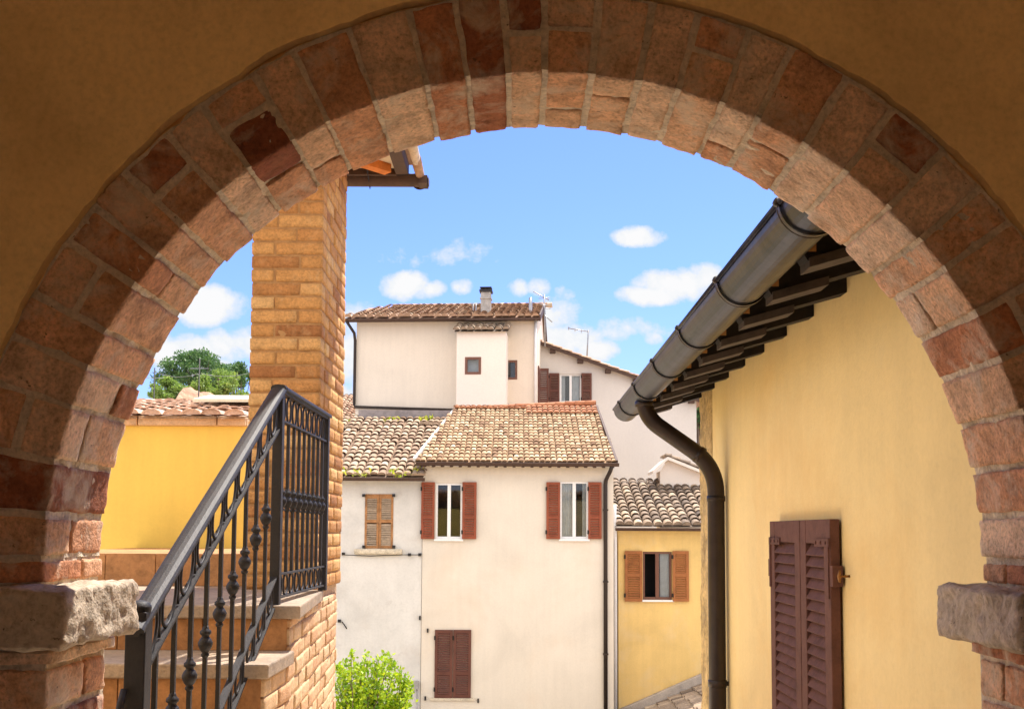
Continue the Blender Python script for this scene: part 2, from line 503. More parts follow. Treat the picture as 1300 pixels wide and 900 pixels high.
for (yy, sd, flip) in ((yf, 1.0, False), (yb, 5.0, True)):
    for i in range(n):
        q = [ragged(i, sd), outer(i), outer(i + 1), ragged(i + 1, sd)]
        q = [V3((p.x, yy, p.z)) for p in q]
        pw.face(q[::-1] if not flip else q)
        # ragged lip going in to the bricks
        q = [ragged(i, sd), ragged(i + 1, sd)]
        y2 = yy + (.03 if not flip else -.03)
        pw.face([(q[0].x, yy, q[0].z), (q[1].x, yy, q[1].z), (q[1].x, y2, q[1].z), (q[0].x, y2, q[0].z)])
    for sg in (-1, 1):            # below the springing
        xa, xb = ACX + sg * (RO + .008), ACX + sg * WX
        pw.face([(xa, yy, 0), (xb, yy, 0), (xb, yy, ACZ), (xa, yy, ACZ)])
pw.face([(ACX - WX, yf, WZ), (ACX + WX, yf, WZ), (ACX + WX, yb, WZ), (ACX - WX, yb, WZ)])
pw.build('plaster_wall', M['ochre'], log)

ar = MB()
NV = 33
rs = random.Random(5)
cuts = [0]
for i in range(NV):
    cuts.append(cuts[-1] + rs.uniform(.80, 1.22))
cuts = [c / cuts[-1] * PI for c in cuts]
for i in range(NV):
    a0, a1 = cuts[i], cuts[i + 1]
    gap = rs.uniform(.007, .015) / 1.27
    a0, a1 = a0 + gap / 2, a1 - gap / 2
    D = YB - YF
    split = [0, D] if rs.random() < .55 else ([0, D * rs.uniform(.60, .68), D] if i % 2 else [0, D * rs.uniform(.33, .42), D])
    for k in range(len(split) - 1):
        y0, y1 = YF + split[k] + (.005 if k else 0), YF + split[k + 1] - (.005 if k < len(split) - 2 else 0)
        rsp = [RI, RO] if (k or rs.random() < .72) else [RI, RI + rs.uniform(.09, .12), RO]
        for q in range(len(rsp) - 1):
            r0, r1 = rsp[q] + (.005 if q else rs.uniform(-.004, .003)), rsp[q + 1] - (.005 if q < len(rsp) - 2 else 0) + rs.uniform(-.01, .004)
            yj = rs.uniform(-.003, .003)

            def fm(p, a0=a0, a1=a1, r0=r0, y0=y0, yj=yj):
                r = r0 + p.z
                a = a0 + p.x / 1.27
                return V3((ACX + r * math.cos(a), y0 + p.y + yj, ACZ + r * math.sin(a)))
            L = (a1 - a0) * 1.27
            ar.rough(fm, (L, y1 - y0, r1 - r0), (8, max(6, int((y1 - y0) / .016)), 10), .0048, .008, i * 3 + k + q * 50, rs.random() ** .85)
for sg in (-1, 1):                # the first straight course between the impost stones and the springing
    for k in range(2):
        def fst(p, sg=sg, k=k):
            return V3((ACX + sg * (RI + p.x), YF + (0, .235)[k] + p.y, EYE.z - .131 + p.z))
        ar.rough(fst, (RO - RI - .004, (.229, YB - YF - .235)[k], ACZ - EYE.z + .125), (10, 12, 5), .0048, .008, 600 + k + sg * 9, (.25, .5)[k])
arch = ar.build('brick_arch', M['arch_brick'], log)
mo = MB()
na, ny, nr = 210, 22, 10


def mpt(i, ry, y, r):
    a = PI * i / na
    h = V3((a * 22, y * 22, r * 22))
    d = .007 * noise.noise(h) + .004 * noise.noise(h * 2.6)
    return V3((ACX + (r + d) * math.cos(a), y + d * ry, ACZ + (r + d) * math.sin(a)))


for i in range(na):
    for j in range(ny):
        ya, yb2 = YF + .008 + (YB - YF - .016) * j / ny, YF + .008 + (YB - YF - .016) * (j + 1) / ny
        mo.face([mpt(i, 0, ya, RI + .0085), mpt(i + 1, 0, ya, RI + .0085), mpt(i + 1, 0, yb2, RI + .0085), mpt(i, 0, yb2, RI + .0085)], smooth=True)
    for j in range(nr):
        ra, rb = RI + .0085 + (RO - RI - .007) * j / nr, RI + .0085 + (RO - RI - .007) * (j + 1) / nr
        for yy in (YF + .008, YB - .008):
            mo.face([mpt(i, 0, yy, ra), mpt(i + 1, 0, yy, ra), mpt(i + 1, 0, yy, rb), mpt(i, 0, yy, rb)], smooth=True)
mo.build('mortar', M['arch_mortar'], arch)

IMT = EYE.z - .133                # top of the impost stones
for sg in (-1, 1):
    xj = ACX + sg * RI             # jamb face
    tip = xj - sg * (.102 if sg < 0 else .128)
    top, bot = IMT, IMT - .150
    b = MB()
    xo = ACX + sg * (RO + .30)

    def fi(p, tip=tip, sg=sg, bot=bot):
        return V3((tip + sg * p.x, 2.385 + p.y, bot + p.z))
    b.rough(fi, (abs(xo - tip), YB + .015 - 2.385, top - bot), (40, 34, 14), .011, .020, 3 if sg < 0 else 8, .5, .9)
    b.build('impost', M['impost'], log)
    # bed of mortar between impost and first voussoir, thin ledge course under the stone, brick pier below
    pm = MB()
    pm.box(*sorted((xj - sg * .014, ACX + sg * RO)), YF + .002, YB - .010, 0, bot + .01)
    pm.box(*sorted((xj + sg * .010, ACX + sg * RO)), YF + .010, YB - .010, bot + .02, ACZ + .004)
    pmo = None
    pb = MB()
    z = bot
    first = True
    k = 0
    while z > .02:
        hh = .045 if first else rs.uniform(.105, .13)
        z0 = max(z - hh, 0.0)
        prot = .042 if first else .026
        spl = [0, (YB - YF) * (.62 if k % 2 else .38), YB - YF] if not first else [0, YB - YF]
        for q in range(len(spl) - 1):
            def fp(p, q=q, spl=spl, z0=z0, prot=prot):
                return V3((xj - sg * prot + sg * p.x, YF - prot * .8 + spl[q] + .004 + p.y, z0 + p.z + .004))
            ly = spl[q + 1] - spl[q] - .008 + (prot * .8 if first else 0)
            pb.rough(fp, (RO - RI + prot, ly, z - z0 - .010), (10, 10, 8), .006, .009, 200 + k * 2 + q + (100 if sg > 0 else 0), rs.random())
        z = z0
        first = False
        k += 1
    pier = pb.build('brick_pier', M['arch_brick'], log)
    pm.build('mortar', M['arch_mortar'], pier)

c = MB()
c.box(ACX - WX - .2, ACX + WX + .2, -3.6, YB + .10, WZ + .002, WZ + .25)
c.build('ceiling', M['ochre'], log)
for sg in (-1, 1):
    c = MB()
    c.box(*sorted((ACX + sg * (WX - .02), ACX + sg * (WX + .25))), -3.6, yf - .003, 0, WZ)
    c.build('side_wall', M['ochre'], log)
c = MB()                           # rear wall of the loggia with a doorway
c.box(ACX - WX + .01, -.8, -3.6, -3.4, 0, WZ)
c.box(.8, ACX + WX - .01, -3.6, -3.4, 0, WZ)
c.box(-.8, .8, -3.6, -3.4, 2.15, WZ)
c.build('rear_wall', M['ochre'], log)
c = MB()
c.box(ACX - WX, ACX + WX, -3.6, YB + .02, -.25, 0)
c.build('loggia_floor', M['loggia_floor'], kind='structure')
c = MB()
c.box(-8, 1.9, YB + .024, 8.7, -.3, -.005)
c.build('terrace', M['terrace'], kind='structure')
c = MB()
c.box(-8, 5.2, -3.8, 8.66, GZ - .2, -.304)
c.build('terrace_base', M['stair_brick'], kind='structure')

# ================================================================== STAIRCASE
PX0, PX1, PY0, PY1 = -1.600, -1.172, 6.08, 6.93
PZ0, PZ1 = 1.254, at(528, 236, Y=7.04).z + .02
STX = -1.046                       # brick face of the stair's open side
XL = -3.2
RUN, RISE = .42, .209
Y6, Z6 = 4.785, 1.254              # landing front edge and height
st = thing('brick_staircase', 'brick staircase with stone treads climbing to the landing behind the iron railing', 'staircase', (-2.0, 4.0, 0))
YU = 6.43                          # riser up to the upper landing
fronts = [(Y6 - (.47 + RUN * (5 - i) if i < 6 else 0), RISE * i) for i in range(1, 7)]
wall_x = lambda y: STX - max(0.0, y - 4.8) * .071
slab_x = lambda y: -.992 - (y - 4.75) * .104 if y > 4.7 else -1.026
for i, (yfnt, zt) in enumerate(fronts):
    yb2 = fronts[i + 1][0] + .03 if i < 5 else YU + .02
    b = MB()
    if i == 5:                     # the landing slab runs obliquely to the pillar
        q = [(XL, yfnt), (slab_x(yfnt), yfnt), (slab_x(6.09), 6.075), (XL, 6.075)]
        b.mesh([(x_, y_, z_) for z_ in (zt - .062, zt) for (x_, y_) in q], [(3, 2, 1, 0), (4, 5, 6, 7), (0, 1, 5, 4), (1, 2, 6, 5), (2, 3, 7, 6), (3, 0, 4, 7)])
        b.box(XL, PX0 - .002, 6.076, yb2, zt - .062, zt)
    else:
        b.box(XL, slab_x(yfnt), yfnt, yb2, zt - .062, zt)
    b.build('tread', M['tread'], st, bevel=.008)
    b = MB()
    x = XL
    while x < STX - .03:
        x2 = min(x + U(.30, .42), STX - .012)
        if STX - x2 < .12:
            x2 = STX - .012
        b.box(x, x2 - .004, yfnt + .022, yfnt + .07, zt - RISE, zt - .062, R())
        x = x2
    b.build('riser', M['cotto'], st, bevel=.003)
b = MB()                           # step from the landing to the upper landing
x = XL
while x < -1.66:
    x2 = x + U(.30, .42)
    b.box(x, min(x2, -1.605) - .004, YU, YU + .06, Z6 + .001, Z6 + .2, R())
    x = x2
b.build('riser', M['cotto'], st, bevel=.003)
b = MB()
b.box(XL, -1.604, YU + .01, 8.6, Z6 - .1, Z6 + .196)
b.build('upper_landing', M['cotto'], st)
core = MB()                        # mortar core of the stair block
for i, (yfnt, zt) in enumerate(fronts):
    yb2 = fronts[i + 1][0] + .02 if i < 5 else 6.935
    if i < 5:
        core.box(XL, STX - .006, yfnt + .04, yb2, 0, zt - .064)
    else:
        q = [(XL, yfnt + .04), (wall_x(yfnt) - .007, yfnt + .04), (wall_x(6.94) - .007, 6.94), (XL, 6.94)]
        core.box(PX0, wall_x(6.94) - .007, 6.08, 6.94, zt - .0635, zt - .001)
        core.mesh([(x_, y_, z_) for z_ in (0, zt - .064) for (x_, y_) in q], [(3, 2, 1, 0), (4, 5, 6, 7), (0, 1, 5, 4), (1, 2, 6, 5), (2, 3, 7, 6), (3, 0, 4, 7)])
core_b = MB()
kz = 0
z = .0
CH = .082
while z < Z6 - .07:
    z1 = min(z + CH, Z6 - .064)
    ys = [yy for (yy, zt) in fronts if zt - .06 > z1 - .03]
    y = (min(ys) if ys else Y6) + .022
    first = True
    while y < 6.93:
        ln = (.14 if kz % 2 else .26) if first else U(.25, .28)
        y2 = min(y + ln, 6.945)
        if y2 - y > .03:
            def fs(p, y=y, z=z):
                return V3((wall_x(y + p.y) - .11 + p.x + .004 * math.sin(y * 40 + z * 30), y + .002 + p.y, z + .003 + p.z))
            core_b.rough(fs, (.11, y2 - y - .004, z1 - z - .005), (2, 6, 4), .0022, .0042, kz * 7 + y * 3, R())
        y = y2
        first = False
    z += CH
    kz += 1
sw = core_b.build('side_wall', M['stair_brick'], st)
core.build('mortar', M['stair_mortar'], sw)

# ================================================================== BRICK PILLAR
pl = thing('brick_pillar', 'square pillar of ochre bricks rising from the stair landing to the porch roof', 'pillar', ((PX0 + PX1) / 2, (PY0 + PY1) / 2, PZ0))
b = MB()
CH = .0835
z, k = PZ0, 0
while z < PZ1 - .02:
    wf = PX1 - PX0

    def put(x0, x1, y0, y1, s):
        jx, jy = U(-.004, .004), U(-.004, .004)

        def f(p):
            return V3((x0 + jx + p.x, y0 + jy + p.y, z + .0055 + p.z))
        b.rough(f, (x1 - x0, y1 - y0, CH - .011), (6, 4, 3), .0022, .0045, s, min(1, max(0, random.gauss(.45, .28))))
    sA = .66 if k % 2 else .34
    sA += U(-.03, .03)
    xm = PX0 + wf * sA
    put(PX0, xm - .005, PY0, PY0 + .13, k)
    put(xm + .005, PX1, PY0, PY0 + .13, k + 300)
    y = PY0 + .138
    first = True
    while y < PY1 - .02:
        ln = (.125 if k % 2 else .25) if first else .25
        y2 = min(y + ln, PY1)
        if PY1 - y2 < .07:
            y2 = PY1
        put(PX1 - .12, PX1, y, y2 - .009, k * 5 + y)
        put(PX0, PX0 + .12, y, y2 - .009, k * 5 + y + 77)
        y = y2
        first = False
    put(PX0 + .128, PX1 - .128, PY1 - .12, PY1, k + 900)
    z += CH
    k += 1
pbk = b.build('brickwork', M['pillar_brick'], pl)
b = MB()
b.box(PX0 + .007, PX1 - .007, PY0 + .007, PY1 - .007, PZ0, PZ1)
b.build('mortar', M['pillar_mortar'], pbk)

# ================================================================== IRON RAILING
RX = -1.128
RY0, RY1, RY2 = 3.10, 4.84, 6.03
zt1 = at(356, 489, Y=RY1).z
zt0 = at(180, 778, Y=RY0).z
ztop = lambda y: zt0 + (zt1 - zt0) * (y - RY0) / (RY1 - RY0)
SLP = (zt1 - zt0) / (RY1 - RY0)
rl = thing('iron_railing', 'dark wrought iron railing with ring ornaments running up the staircase and along the landing', 'railing', (RX, RY1, Z6))


def handrail(p, q):
    """moulded flat rail: wide cap, narrower step below, flat bar underneath"""
    b = MB()
    p, q = V3(p), V3(q)
    d = (q - p).normalized()
    nrm = V3((1, 0, 0)).cross(d).normalized()
    if nrm.z < 0:
        nrm = -nrm
    prof = [(-.036, -.012), (-.036, -.002), (-.030, .006), (-.016, .011), (0, .0125), (.016, .011), (.030, .006), (.036, -.002), (.036, -.012), (.020, -.014), (.020, -.024), (-.020, -.024), (-.020, -.014)]
    k = len(prof)
    pts = [e + V3((x, 0, 0)) + nrm * y for e in (p, q) for (x, y) in prof]
    fs = [(i, (i + 1) % k, k + (i + 1) % k, k + i) for i in range(k)] + [tuple(range(k))[::-1], tuple(range(k, 2 * k))]
    b.mesh(pts, fs)
    return b


def flatbar(y0, z0, y1, z1, wd=.030, ht=.009):
    b = MB()
    b.bar((RX, y0, z0), (RX, y1, z1), wd, ht)
    return b


def square(y, z0, z1, s):
    b = MB()
    b.box(RX - s / 2, RX + s / 2, y - s / 2, y + s / 2, z0, z1)
    return b


handrail((RX, RY0 - .06, ztop(RY0 - .06) - .012), (RX, RY1 + .012, ztop(RY1 + .012) - .012)).build('handrail', M['iron'], rl)
handrail((RX, RY1 - .02, zt1 - .010), (RX, RY2 + .02, zt1 - .010)).build('handrail', M['iron'], rl)
GAPS, GAPL = .198, .165
newel = square(RY0, fronts[0][1], ztop(RY0) + .005, .062)
newel.lathe((RX, RY0, ztop(RY0)), [(.0, .0), (.034, .002), (.036, .02), (.026, .034), (.0, .04)], 12)
newel.build('newel_post', M['iron'], rl, bevel=.004)
square(RY1, Z6 - .30, zt1 - .02, .046).build('post', M['iron'], rl, bevel=.003)
square(RY2, Z6, zt1 - .02, .046).build('post', M['iron'], rl, bevel=.003)
ys0, ys1 = RY0 + .031, RY1 - .023
yl0, yl1 = RY1 + .023, RY2 - .023
LOWU, LOWD = .895, 1.022           # drop of the two lower rails under the hand rail
for drop in (GAPS, LOWU, LOWD):
    flatbar(ys0, ztop(ys0) - drop, ys1, ztop(ys1) - drop).build('rail_bar', M['iron'], rl)
LZ = [zt1 - GAPL, Z6 + .140, Z6 + .030]
for zz in LZ:
    flatbar(yl0, zz, yl1, zz).build('rail_bar', M['iron'], rl)


def baluster(y, z0, z1, zk=None, r=.0075):
    b = MB()
    b.box(RX - r, RX + r, y - r, y + r, z0, z1)
    if zk is not None:
        b.lathe((RX, y, zk), [(.008, -.060), (.014, -.052), (.015, -.046), (.011, -.040), (.019, -.030), (.026, -.014), (.027, -.004), (.020, .010),
                              (.014, .016), (.014, .022), (.021, .028), (.021, .037), (.013, .044), (.012, .050), (.008, .058)], 12)
    return b.build('baluster', M['iron'], rl)


def ring(y, z, ry, rz, shear=0.0):
    b = MB()
    k = 22
    b.tube([(RX, y + ry * math.cos(2 * PI * i / k), z + rz * math.sin(2 * PI * i / k) + shear * ry * math.cos(2 * PI * i / k)) for i in range(k)], .0050, 6, True, flat=1.7, up=(1, 0, 0))
    return b.build('ring', M['iron'], rl)


NS = 10
step = .173
for i in range(NS):
    y = 3.249 + step * i
    if y > ys1 - .03:
        continue
    baluster(y, ztop(y) - LOWD, ztop(y) - GAPS, ztop(y) - .515)
for i in range(NS):
    y = 3.190 + step * i
    zc = ztop(y) - (GAPS + .036) / 2
    rr = (GAPS - .050) / 2
    ring(y, zc, .064, rr + .004, SLP)
    b = MB()                       # leaf-like curls joining neighbouring rings
    for sg in (0,):
        yy = y + step / 2
        b.tube([(RX, yy + sg * .004, ztop(yy) - .03), (RX, yy + sg * .008, ztop(yy) - GAPS * .5), (RX, yy + sg * .026, ztop(yy) - GAPS + .012 + sg * .012)], [.004, .0045, .005], 6, flat=1.4, up=(1, 0, 0))
    if i < NS - 1:
        b.build('scroll', M['iron'], rl)
    zc = ztop(y) - (LOWU + LOWD) / 2
    ring(y, zc, .043, (LOWD - LOWU - .016) / 2, SLP)
NL = 9
step = (yl1 - yl0) / NL
for i in range(NL):
    y = yl0 + step * (i + .5)
    baluster(y, LZ[1], LZ[0], (LZ[1] + LZ[0]) / 2 - .01, .0075)
    for (za, zb) in ((LZ[0], zt1 - .034), (LZ[2], LZ[1])):
        ring(y, (za + zb) / 2, .046, (zb - za) / 2 - .003)
b = MB()                           # curl at the foot of the newel
b.tube([(RX - .02, RY0 - .05 - .05 * math.sin(t * .5), zt0 - .22 - t * .035) for t in range(9)], .011, 8)
b.tube([(RX + .02, RY0 - .03, zt0 - .50), (RX - .02, RY0 - .12, zt0 - .42), (RX - .03, RY0 - .15, zt0 - .30)], .010, 8)
b.build('scroll', M['iron'], rl)

# ================================================================== PORCH ROOF over the landing
PE = at(528, 236, Y=7.040)          # outer back corner of the eaves
GZ0 = PE.z
pr = thing('porch_roof', 'tiled porch roof corner with cream boarded soffit and brown gutter above the pillar', 'roof', (-2.2, 6.0, PZ1))
EX = PE.x
b = MB()
b.box(-4.6, EX - .06, 4.7, 7.010, PZ1 + .075, PZ1 + .105)
b.build('soffit', M['soffit_white'], pr)
b = MB()                           # hip roof above
ap = [(-4.6, 4.55, PZ1 + .12), (EX, 4.55, PZ1 + .12), (EX, 7.020, PZ1 + .12), (-4.6, 7.020, PZ1 + .12)]
rg = [(-3.0, 5.9, PZ1 + .75), (-2.2, 5.9, PZ1 + .75)]
b.mesh(ap + rg, [(0, 1, 5, 4), (1, 2, 5), (2, 3, 4, 5), (3, 0, 4), (0, 3, 2, 1)])
b.build('roof_deck', M['tile'], pr)
b = MB()                           # orange stained rafters, one to the hip corner
b.bar((PX1 - .25, PY1 - .55, PZ1 + .045), (EX - .18, 6.900, PZ1 + .045), .075, .058)
b.build('hip_rafter', M['orange_beam'], pr)
b = MB()
b.box(PX0 - 2.4, PX1 - .02, PY0 + .1, PY0 + .3, PZ1 + .002, PZ1 + .074)
b.build('beam', M['orange_beam'], pr)


def half_gutter(b, p, q, r, thick=.004, n=12, rim=.010):
    """open half-round gutter from p to q"""
    p, q = V3(p), V3(q)
    d = (q - p).normalized()
    s_ = d.cross(V3((0, 0, 1))).normalized()
    for (rr, fl) in ((r, False), (r - thick, True)):
        prev = None
        for i in range(n + 1):
            a = PI + PI * i / n
            o = s_ * (rr * math.cos(a)) + V3((0, 0, rr * math.sin(a)))
            cur = (p + o, q + o)
            if prev:
                f = [prev[0], cur[0], cur[1], prev[1]]
                b.face(f[::-1] if fl else f, smooth=True)
            prev = cur
    for sg in (-1, 1):
        b.tube([p + s_ * (sg * r), q + s_ * (sg * r)], rim, 8)


def end_cap(b, p, d, r, n=14):
    d = V3(d).normalized()
    s_ = d.cross(V3((0, 0, 1))).normalized()
    for off in (0, .006):
        b.face([V3(p) + d * off + s_ * (r * math.cos(PI + PI * i / n)) + V3((0, 0, r * math.sin(PI + PI * i / n))) for i in range(n + 1)])


b = MB()
gr = .062
half_gutter(b, (-4.6, 7.060, GZ0 + gr), (EX + .02, 7.060, GZ0 + gr), gr)
end_cap(b, (EX + .082, 7.060, GZ0 + gr), (1, 0, 0), gr)
end_cap(b, (EX + .02, 7.122, GZ0 + gr), (0, 1, 0), gr)
b.box(EX + .02, EX + .082, 6.998, 7.122, GZ0 + .005, GZ0 + gr)
gt = b.build('gutter', M['eave_brown'], pr)
b = MB()                           # verge of cover tiles along the side of the roof
for q in range(7):
    ya = 4.7 + q * .335
    b.tube([(EX + .03, ya, GZ0 + .075 + .006 * (q % 2)), (EX + .03, ya + .37, GZ0 + .068)], [.036, .030], 10, tint=R())
b.build('verge_tiles', M['tile'], pr)
b = MB()
for x in (-2.2, -1.62, -1.04):
    b.bar((x, 6.860, PZ1 + .10), (x, 7.070, GZ0 - .002), .02, .006, up=(1, 0, 0))
    b.bar((x, 7.070, GZ0 - .006), (x, 7.126, GZ0 + gr), .02, .006, up=(1, 0, 0))
b.build('bracket', M['copper'], gt)
b = MB()
b.box(EX - .13, EX - .045, 4.6, 6.980, PZ1 + .03, PZ1 + .12)
b.box(-4.6, EX - .045, 6.960, 6.990, PZ1 + .03, PZ1 + .12)
b.build('fascia', M['eave_brown'], pr)
# ================================================================== shared builders: roofs, facades, shutters, windows
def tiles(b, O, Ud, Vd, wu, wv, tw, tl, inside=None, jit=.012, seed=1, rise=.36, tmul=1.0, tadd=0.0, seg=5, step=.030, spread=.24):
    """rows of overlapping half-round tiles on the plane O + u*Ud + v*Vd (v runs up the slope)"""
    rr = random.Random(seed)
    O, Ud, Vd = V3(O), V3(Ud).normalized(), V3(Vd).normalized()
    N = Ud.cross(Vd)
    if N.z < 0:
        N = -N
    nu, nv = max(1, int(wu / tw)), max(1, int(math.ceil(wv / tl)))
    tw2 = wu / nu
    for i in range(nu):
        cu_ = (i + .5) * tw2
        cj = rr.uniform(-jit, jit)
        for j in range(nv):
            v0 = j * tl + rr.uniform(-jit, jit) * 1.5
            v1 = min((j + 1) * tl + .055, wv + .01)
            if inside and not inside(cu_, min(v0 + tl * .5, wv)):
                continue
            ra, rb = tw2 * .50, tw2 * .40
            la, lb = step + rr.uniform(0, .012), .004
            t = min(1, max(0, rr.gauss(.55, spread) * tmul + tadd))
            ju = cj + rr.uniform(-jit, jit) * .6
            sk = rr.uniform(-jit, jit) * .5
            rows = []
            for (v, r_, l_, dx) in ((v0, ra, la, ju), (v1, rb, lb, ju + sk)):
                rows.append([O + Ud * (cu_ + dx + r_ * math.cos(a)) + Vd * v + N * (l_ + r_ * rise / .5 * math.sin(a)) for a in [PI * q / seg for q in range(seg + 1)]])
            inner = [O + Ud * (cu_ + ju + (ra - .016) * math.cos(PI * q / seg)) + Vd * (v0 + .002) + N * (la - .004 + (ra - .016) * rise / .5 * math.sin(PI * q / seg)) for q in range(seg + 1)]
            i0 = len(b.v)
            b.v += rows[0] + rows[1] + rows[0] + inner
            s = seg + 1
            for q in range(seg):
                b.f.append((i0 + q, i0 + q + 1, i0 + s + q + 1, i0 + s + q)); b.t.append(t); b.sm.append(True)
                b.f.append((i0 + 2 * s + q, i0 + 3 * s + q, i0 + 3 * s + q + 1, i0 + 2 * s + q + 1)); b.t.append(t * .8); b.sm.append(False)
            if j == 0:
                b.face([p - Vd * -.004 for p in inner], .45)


def facade(b, x0, x1, z0, z1, y, holes=(), depth=.16, back=None, tint=.5):
    """front wall facing the viewer at plane y, with real openings; sides and back close the block"""
    xs = sorted({x0, x1} | {h[0] for h in holes} | {h[1] for h in holes})
    zs = sorted({z0, z1} | {h[2] for h in holes} | {h[3] for h in holes})
    for i in range(len(xs) - 1):
        for j in range(len(zs) - 1):
            cx, cz = (xs[i] + xs[i + 1]) / 2, (zs[j] + zs[j + 1]) / 2
            if any(h[0] < cx < h[1] and h[2] < cz < h[3] for h in holes):
                continue
            b.face([(xs[i], y, zs[j]), (xs[i + 1], y, zs[j]), (xs[i + 1], y, zs[j + 1]), (xs[i], y, zs[j + 1])], tint)
    for (hx0, hx1, hz0, hz1) in holes:
        yd = y + depth
        b.face([(hx0, y, hz0), (hx0, yd, hz0), (hx0, yd, hz1), (hx0, y, hz1)])
        b.face([(hx1, y, hz0), (hx1, y, hz1), (hx1, yd, hz1), (hx1, yd, hz0)])
        b.face([(hx0, y, hz1), (hx0, yd, hz1), (hx1, yd, hz1), (hx1, y, hz1)])
        b.face([(hx0, y, hz0), (hx1, y, hz0), (hx1, yd, hz0), (hx0, yd, hz0)])
    if back is not None:
        b.face([(x0, y, z0), (x0, y, z1), (x0, back, z1), (x0, back, z0)])
        b.face([(x1, y, z0), (x1, back, z0), (x1, back, z1), (x1, y, z1)])
        b.face([(x0, back, z0), (x0, back, z1), (x1, back, z1), (x1, back, z0)])
        b.face([(x0, y, z1), (x1, y, z1), (x1, back, z1), (x0, back, z1)])


def frontal(x, y, z):
    """local (right, out towards viewer = -y) frame for walls that face the viewer"""
    return Matrix.Translation((x, y, z))


def shutter_leaf(b, m, wd, ht, slats, t=.035, stile=.07, mid=None, flip=1, slat_h=None, ang=35):
    """louvred leaf in local x (width), z (height), -y outwards; m places it"""
    b.box(0, stile, -t, 0, 0, ht, .5, m)
    b.box(wd - stile, wd, -t, 0, 0, ht, .5, m)
    zz = [(stile * 1.2, ht - stile * 1.2)]
    b.box(stile, wd - stile, -t + .002, -.002, 0, stile * 1.2, .5, m)
    b.box(stile, wd - stile, -t + .002, -.002, ht - stile * 1.2, ht, .5, m)
    if mid is not None:
        b.box(stile, wd - stile, -t + .002, -.002, mid - stile * .55, mid + stile * .55, .5, m)
        zz = [(stile * 1.2, mid - stile * .55), (mid + stile * .55, ht - stile * 1.2)]
    tot = sum(q[1] - q[0] for q in zz)
    for (za, zb) in zz:
        k = max(2, round(slats * (zb - za) / tot))
        dz = (zb - za) / k
        for i in range(k):
            zc = za + dz * (i + .5)
            mm = m @ Matrix.Translation((0, -t * .52, zc)) @ Matrix.Rotation(rad(ang), 4, 'X')
            sh = slat_h or dz * .86
            b.box(stile - .004, wd - stile + .004, -.005, .005, -sh / 2, sh / 2, .5, mm)


def pane_window(parent, x0, x1, z0, z1, y, frame, leaves=2, fw=.045, sill=None, curtain=True, name='window', wall_y=None, cur=(.0, .42, .7, 1.0), glaze=0.0):
    """window part with frame bars, a pane and the room behind; y is the plane of the frame front"""
    b = MB()
    b.box(x0, x0 + fw, y, y + .05, z0, z1)
    b.box(x1 - fw, x1, y, y + .05, z0, z1)
    b.box(x0 + fw, x1 - fw, y + .001, y + .049, z1 - fw, z1)
    b.box(x0 + fw, x1 - fw, y + .001, y + .049, z0, z0 + fw * 1.2)
    if leaves == 2:
        xm = (x0 + x1) / 2
        b.box(xm - fw * .85, xm + fw * .85, y - .004, y + .048, z0 + fw * 1.2, z1 - fw)
    o = b.build(name, frame, parent)
    b = MB()
    xg = x0 + .01 + (x1 - x0) * glaze
    b.face([(xg, y + .026, z0 + .01), (x1 - .01, y + .026, z0 + .01), (x1 - .01, y + .026, z1 - .01), (xg, y + .026, z1 - .01)])
    b.build('pane', M['glass'], o)
    b = MB()
    e = .25
    for f in ([(x0 - e, y + .9, z0 - e), (x1 + e, y + .9, z0 - e), (x1 + e, y + .9, z1 + e), (x0 - e, y + .9, z1 + e)],
              [(x0 - e, y + .1, z0 - e), (x0 - e, y + .9, z0 - e), (x0 - e, y + .9, z1 + e), (x0 - e, y + .1, z1 + e)],
              [(x1 + e, y + .1, z0 - e), (x1 + e, y + .9, z0 - e), (x1 + e, y + .9, z1 + e), (x1 + e, y + .1, z1 + e)],
              [(x0 - e, y + .1, z1 + e), (x1 + e, y + .1, z1 + e), (x1 + e, y + .9, z1 + e), (x0 - e, y + .9, z1 + e)],
              [(x0 - e, y + .1, z0 - e), (x1 + e, y + .1, z0 - e), (x1 + e, y + .9, z0 - e), (x0 - e, y + .9, z0 - e)]):
        b.face(f)
    b.build('room', M['interior'], o)
    if curtain:
        b = MB()
        k = 28
        for (ca, cb) in ((cur[0], cur[1]), (cur[2], cur[3])):
            if cb - ca < .02:
                continue
            pts = []
            for i in range(k + 1):
                xx = x0 + (x1 - x0) * (ca + (cb - ca) * i / k)
                yy = y + .12 + .018 * math.sin(i * 1.7) + .008 * math.sin(i * .6)
                pts += [V3((xx, yy, z0)), V3((xx, yy, z1))]
            b.mesh(pts, [(2 * i, 2 * i + 2, 2 * i + 3, 2 * i + 1) for i in range(k)], smooth=True)
        b.build('curtain', M['curtain'], o)
    if sill:
        b = MB()
        b.box(x0 - .05, x1 + .05, sill - .04, y + .05, z0 - .05, z0 - .002)
        b.build('sill', M['stone_sill'], o)
    return o


def rect(px0, px1, py0, py1, Y):
    a, c_ = at((px0 + px1) / 2, py0, Y=Y), at((px0 + px1) / 2, py1, Y=Y)
    l, r_ = at(px0, (py0 + py1) / 2, Y=Y), at(px1, (py0 + py1) / 2, Y=Y)
    return l.x, r_.x, c_.z, a.z


